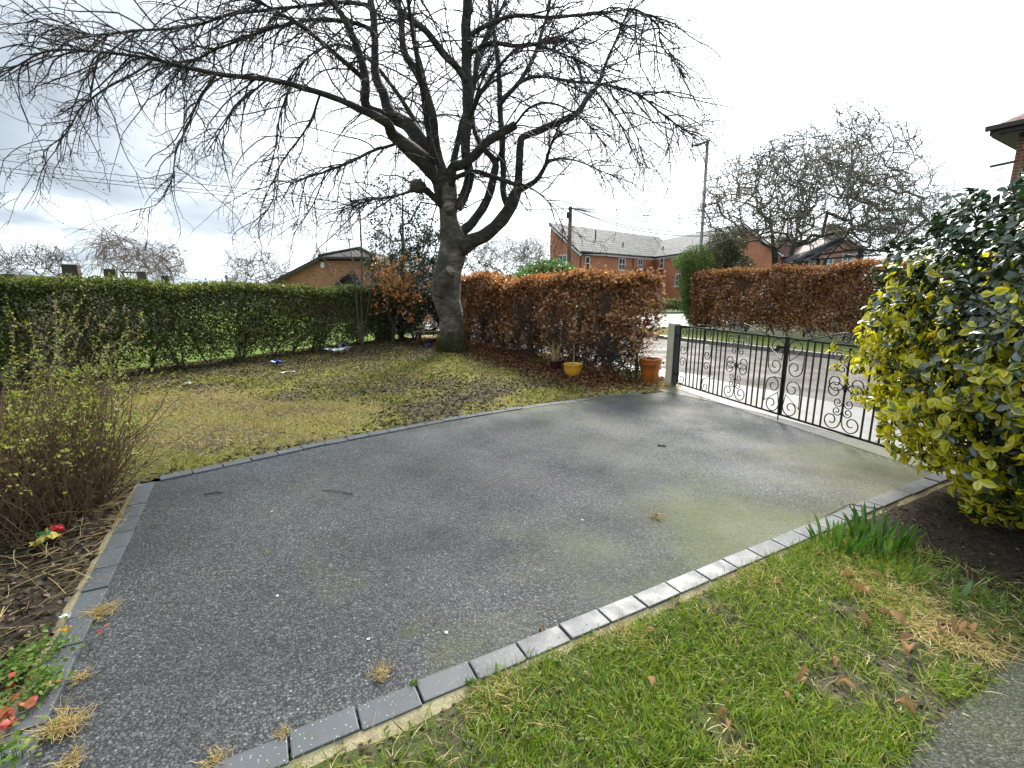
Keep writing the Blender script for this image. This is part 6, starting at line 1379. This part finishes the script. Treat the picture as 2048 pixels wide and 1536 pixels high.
# --- pale pinkish houses far behind the gnarled tree
def far_house(label, x0, x1, D_, ez_px, ap, mat, wins, rmat='ptile', seedd=0):
    a_, b_ = at(x0, ez_px, D_), at(x1, ez_px, D_); r_ = at(ap[0], ap[1], D_); h = empty('far_house', ((a_.x + b_.x) / 2, D_ + 4, -.16)); tag(h, label, 'house')
    m = MB(); pts = [(a_.x, -.2), (b_.x, -.2), (b_.x, a_.z), (r_.x, r_.z), (a_.x, a_.z)]; m.poly([(p, D_, q) for p, q in pts], pts); m.build('gable_wall', mat, h)
    for p, q in ((a_, -1), (b_, 1)):
        m = MB(); e_ = Vector((p.x + q * .3, D_ - .25, a_.z - .25)); t_ = Vector((r_.x, D_ - .25, r_.z + .08)); roofpoly(m, [e_, t_, t_ + Vector((0, 10, 0)), e_ + Vector((0, 10, 0))], (0, 1, 0)); thick(m.build('roof', rmat, h), .12)
        m = MB(); m.bar(e_ + Vector((0, -.03, -.12)), t_ + Vector((0, -.03, -.14)), .05, .2); m.build('bargeboard', 'white', h)
    for px, py, w_, h_ in wins: q = at(px, py, D_); window(h, (q.x, D_ - .03, q.z), (1, 0, 0), (0, -1, 0), w_, h_, 2)
    return h
fh1 = far_house('pinkish brick gabled house with white bargeboards behind the dark gazebo frame', 1642, 1730, 44, 500, (1692, 473), 'brick_p', [(1693, 522, .9, 1.2), (1716, 520, .9, 1.2), (1655, 528, .9, 1.2)])
fh2 = far_house('pale house with pinkish roof behind the trunk of the gnarled tree', 1500, 1640, 50, 505, (1570, 470), 'brick_p', [(1520, 530, 1.0, 1.2), (1625, 528, 1.0, 1.2)])
m = MB(); q = at(1664, 470, 46); m.box((q.x, 46, q.z), (.8, .8, 2.0)); m.build('chimney', 'brick_p', fh1); m = MB(); q = at(1680, 470, 49); m.box((q.x, 49, q.z), (.7, .7, 1.6)); m.build('chimney', 'brick_p', fh1)

# ------------------------------------------------------------------ gazebo frame with torn net
GD = 17.0; gz = empty('gazebo', (at(1640, 560, GD).x, GD, 0)); tag(gz, 'dark gazebo frame with sagging torn black cover behind the copper hedge', 'gazebo')
def gb(nm, a_, b_, w_=.07): m = MB(); m.bar(a_, b_, w_, w_, (0, 1, 0) if abs((Vector(b_) - Vector(a_)).normalized().z) > .9 else (0, 0, 1)); return m.build(nm, 'frame', gz)
for px, pt, D_ in ((1722, 500, GD), (1637, 518, GD + 1.5), (1650, 519, GD + 3.2), (1590, 520, GD - .3)):
    q = at(px, pt, D_); gb('post', (q.x, D_, 0), (q.x, D_, q.z), .11 if px == 1722 else .09)
gb('beam', at(1615, 512, GD - .2), at(1724, 498, GD)); gb('beam', at(1624, 519, GD + 1.5), at(1760, 510, GD + 2.5)); gb('beam', at(1724, 499, GD), at(1790, 504, GD + .4)); gb('rafter', at(1692, 474, GD + .8), at(1652, 519, GD + 1.6), .03); gb('rafter', at(1692, 474, GD + .8), at(1724, 498, GD), .03); gb('beam', at(1690, 511, GD + 3), at(1715, 514, GD + 3))
ed0 = [at(1568, 521, GD - .3), at(1600, 507, GD), at(1640, 490, GD + .3), at(1672, 477, GD + .6), at(1693, 474, GD + .8)]
ed1 = [at(1590, 526, GD - .6), at(1618, 519, GD - .5), at(1650, 502, GD - .2), at(1672, 490, GD + .3), at(1684, 481, GD + .7)]
V = []; F = []; nx_, ny_ = 24, 7
for i in range(nx_):
    f_ = i / (nx_ - 1) * 4; j = min(3, int(f_)); t_ = f_ - j; a_ = ed0[j].lerp(ed0[j + 1], t_); b_ = ed1[j].lerp(ed1[j + 1], t_)
    for k_ in range(ny_): s_ = k_ / (ny_ - 1); p = a_.lerp(b_, s_); V.append((p.x, p.y + .08 * math.sin(k_ * 2.1 + i * .2), p.z - .10 * math.sin(s_ * 3.14) + .035 * math.sin(k_ * 2.6 + i * .5)))
for i in range(nx_ - 1):
    for k_ in range(ny_ - 1): F.append((i * ny_ + k_, i * ny_ + k_ + 1, (i + 1) * ny_ + k_ + 1, (i + 1) * ny_ + k_))
o = link('torn_cover', mesh_np('torn_cover', np.array(V), np.array(F), True), 'net', gz); thick(o, .01)
# ------------------------------------------------------------------ parked car behind the hedge
CD = 26.0; cq = at(1552, 560, CD); car = empty('parked_car', (cq.x, CD, -.16)); tag(car, 'pale car mostly hidden behind the copper hedge under the gnarled tree', 'car')
prof = [(-2.05, .35), (-2.1, .75), (-1.9, .95), (-1.15, 1.02), (-.55, 1.45), (.75, 1.52), (1.55, 1.25), (1.95, 1.0), (2.05, .6), (2.0, .35)]
m = MB()
for s_ in (-.82, .82): m.poly([(cq.x + a_, CD + s_ * (1 if b_ < 1.1 else .82), b_ - .1 + .25) for a_, b_ in (prof if s_ < 0 else prof[::-1])])
for (a0, b0), (a1, b1) in zip(prof, prof[1:] + prof[:1]):
    y0, y1 = (.82 * (1 if b0 < 1.1 else .82)), (.82 * (1 if b1 < 1.1 else .82)); m.poly([(cq.x + a0, CD - y0, b0 + .15), (cq.x + a0, CD + y0, b0 + .15), (cq.x + a1, CD + y1, b1 + .15), (cq.x + a1, CD - y1, b1 + .15)])
m.build('body', 'carpaint', car)
m = MB(); m.poly([(cq.x + a_, CD - .80, b_ + .15) for a_, b_ in ((-1.0, 1.03), (.1, 1.03), (.1, 1.4), (-.5, 1.38))]); m.build('side_window', 'glass', car); m = MB(); m.poly([(cq.x + a_, CD - .80, b_ + .15) for a_, b_ in ((.18, 1.03), (1.4, 1.05), (.8, 1.42), (.18, 1.42))]); m.build('side_window', 'glass', car)
for a_ in (-1.3, 1.25):
    for s_ in (-.8, .8): m = MB(); m.tube([(cq.x + a_, CD + s_ - .1, .16), (cq.x + a_, CD + s_ + .1, .16)], .32, 20); m.build('wheel', 'rubber', car)
# ------------------------------------------------------------------ street lamp, poles, wires
LD = 18.8; q = at(1402, 520, LD); tp = at(1415, 284, LD); lp_ = empty('street_lamp', (q.x, LD, -.02)); tag(lp_, 'tall grey street lamp with flat angled head standing at the end of the copper hedge', 'street lamp')
xb = q.x + (tp.x - q.x) * .35; m = MB(); m.tube([(xb, LD, -.1), (xb, LD, 1.6), (xb + .005, LD, 1.75), (tp.x, LD, tp.z)], [.085, .085, .062, .052], 12); m.build('pole', 'lamp_steel', lp_, True)
m = MB(); hd = at(1393, 290, LD - .2); m.bar((tp.x + .04, LD + .05, tp.z + .05), (hd.x, hd.y, hd.z), .22, .09); m.build('lamp_head', 'lamp_steel', lp_, bevel=.02)
m = MB(); m.bar(Vector((tp.x - .08, LD, tp.z - .025)), Vector((hd.x + .06, hd.y, hd.z - .035)), .16, .03); m.build('lens', 'glass', lp_)
UD = 29.0; q = at(1137, 560, UD); tp2 = at(1141, 413, UD); ut = empty('telegraph_pole', (q.x, UD, -.16)); tag(ut, 'brown wooden telegraph pole with wires in front of the brick gable', 'pole')
m = MB(); m.tube([(q.x, UD, -.2), ((q.x + tp2.x) / 2, UD, 3), (tp2.x, UD, tp2.z)], [.14, .125, .105], 12); m.build('pole', 'polewood', ut, True); m = MB(); m.box((tp2.x - .13, UD - .1, tp2.z - .5), (.2, .16, .34)); m.build('junction_box', 'hat', ut, bevel=.02); m = MB(); m.box((tp2.x, UD - .08, tp2.z - .12), (.30, .06, .06)); m.build('wire_bracket', 'hat', ut)
q = at(455, 560, 70); m = MB(); m.tube([(q.x, 70, -.2), (q.x - .1, 70, at(453, 550, 70).z)], .13, 8); tag(m.build('far_pole', 'polewood'), 'tiny distant pole beside the fan twigged tree', 'pole')
def wire(label, P0, P1, sag, r=.010, group=None):
    P0, P1 = Vector(P0), Vector(P1); pts = []
    for i in range(25): f_ = i / 24; p = P0.lerp(P1, f_); p.z -= sag * 4 * f_ * (1 - f_); pts.append(p)
    m = MB(); m.tube(pts, r, 4); tag(m.build('overhead_wire', 'cable'), label, 'wire', group)
top_ = Vector((tp2.x, UD - .1, tp2.z - .1)); gw = 'wires fanning out from the telegraph pole'
for px, py, D_, sg in ((1420, 412, 40, .15), (1420, 418, 38, .2), (1430, 426, 34, .3), (1430, 432, 32, .35), (1440, 442, 30, .4), (1440, 462, 26, .5), (1450, 470, 25, .55)): wire('thin overhead wire running from the telegraph pole towards the gnarled tree', top_, at(px, py, D_), sg, .020, gw)
wire('thin wire from the telegraph pole passing behind the bare tree', top_, at(1000, 415, 33), .1, .018)
gl = 'parallel wires across the cloudy sky'
for py, py2 in ((316, 388), (331, 396), (339, 402)): wire('thin overhead wire crossing the cloudy sky beyond the green hedge', at(-30, py, 30), at(720, py2 + 10, 33), .15, .017, gl)
for a_, b_ in (((1840, 345), (2012, 299)), ((1850, 385), (2006, 335)), ((1860, 400), (2004, 356))): wire('thin wire running to the old brick house corner', at(*a_, 22), at(*b_, HD + .1), .12, .010, 'wires to the old house')
# ------------------------------------------------------------------ wooden fence beyond the green hedge
fp = [(141, 529, 9.4), (220, 538, 12.0), (283, 543, 15.2), (330, 551, 18.0), (12, 548, 6.9)]
fn = empty('wooden_fence', (at(220, 560, 12).x, 12, -.05)); tag(fn, 'weathered brown wooden fence with thick posts behind the green hedge', 'fence')
fps = []
for px, py, D_ in fp: q = at(px, py, D_); fps.append(Vector((q.x, D_, q.z))); m = MB(); m.box((q.x, D_, q.z / 2 - .05), (.235, .235, q.z + .1), .5); m.build('post', 'fencewood', fn, bevel=.015)
seq = [fps[4]] + fps[:4]
for a_, b_ in zip(seq, seq[1:]):
    for k_ in range(9): z0 = -.02 + k_ * .185; m = MB(); m.bar(Vector((a_.x, a_.y, z0 + .09)), Vector((b_.x, b_.y, z0 + .09)), .035, .175 if k_ < 8 else .16); m.build('board', 'fencewood', fn)
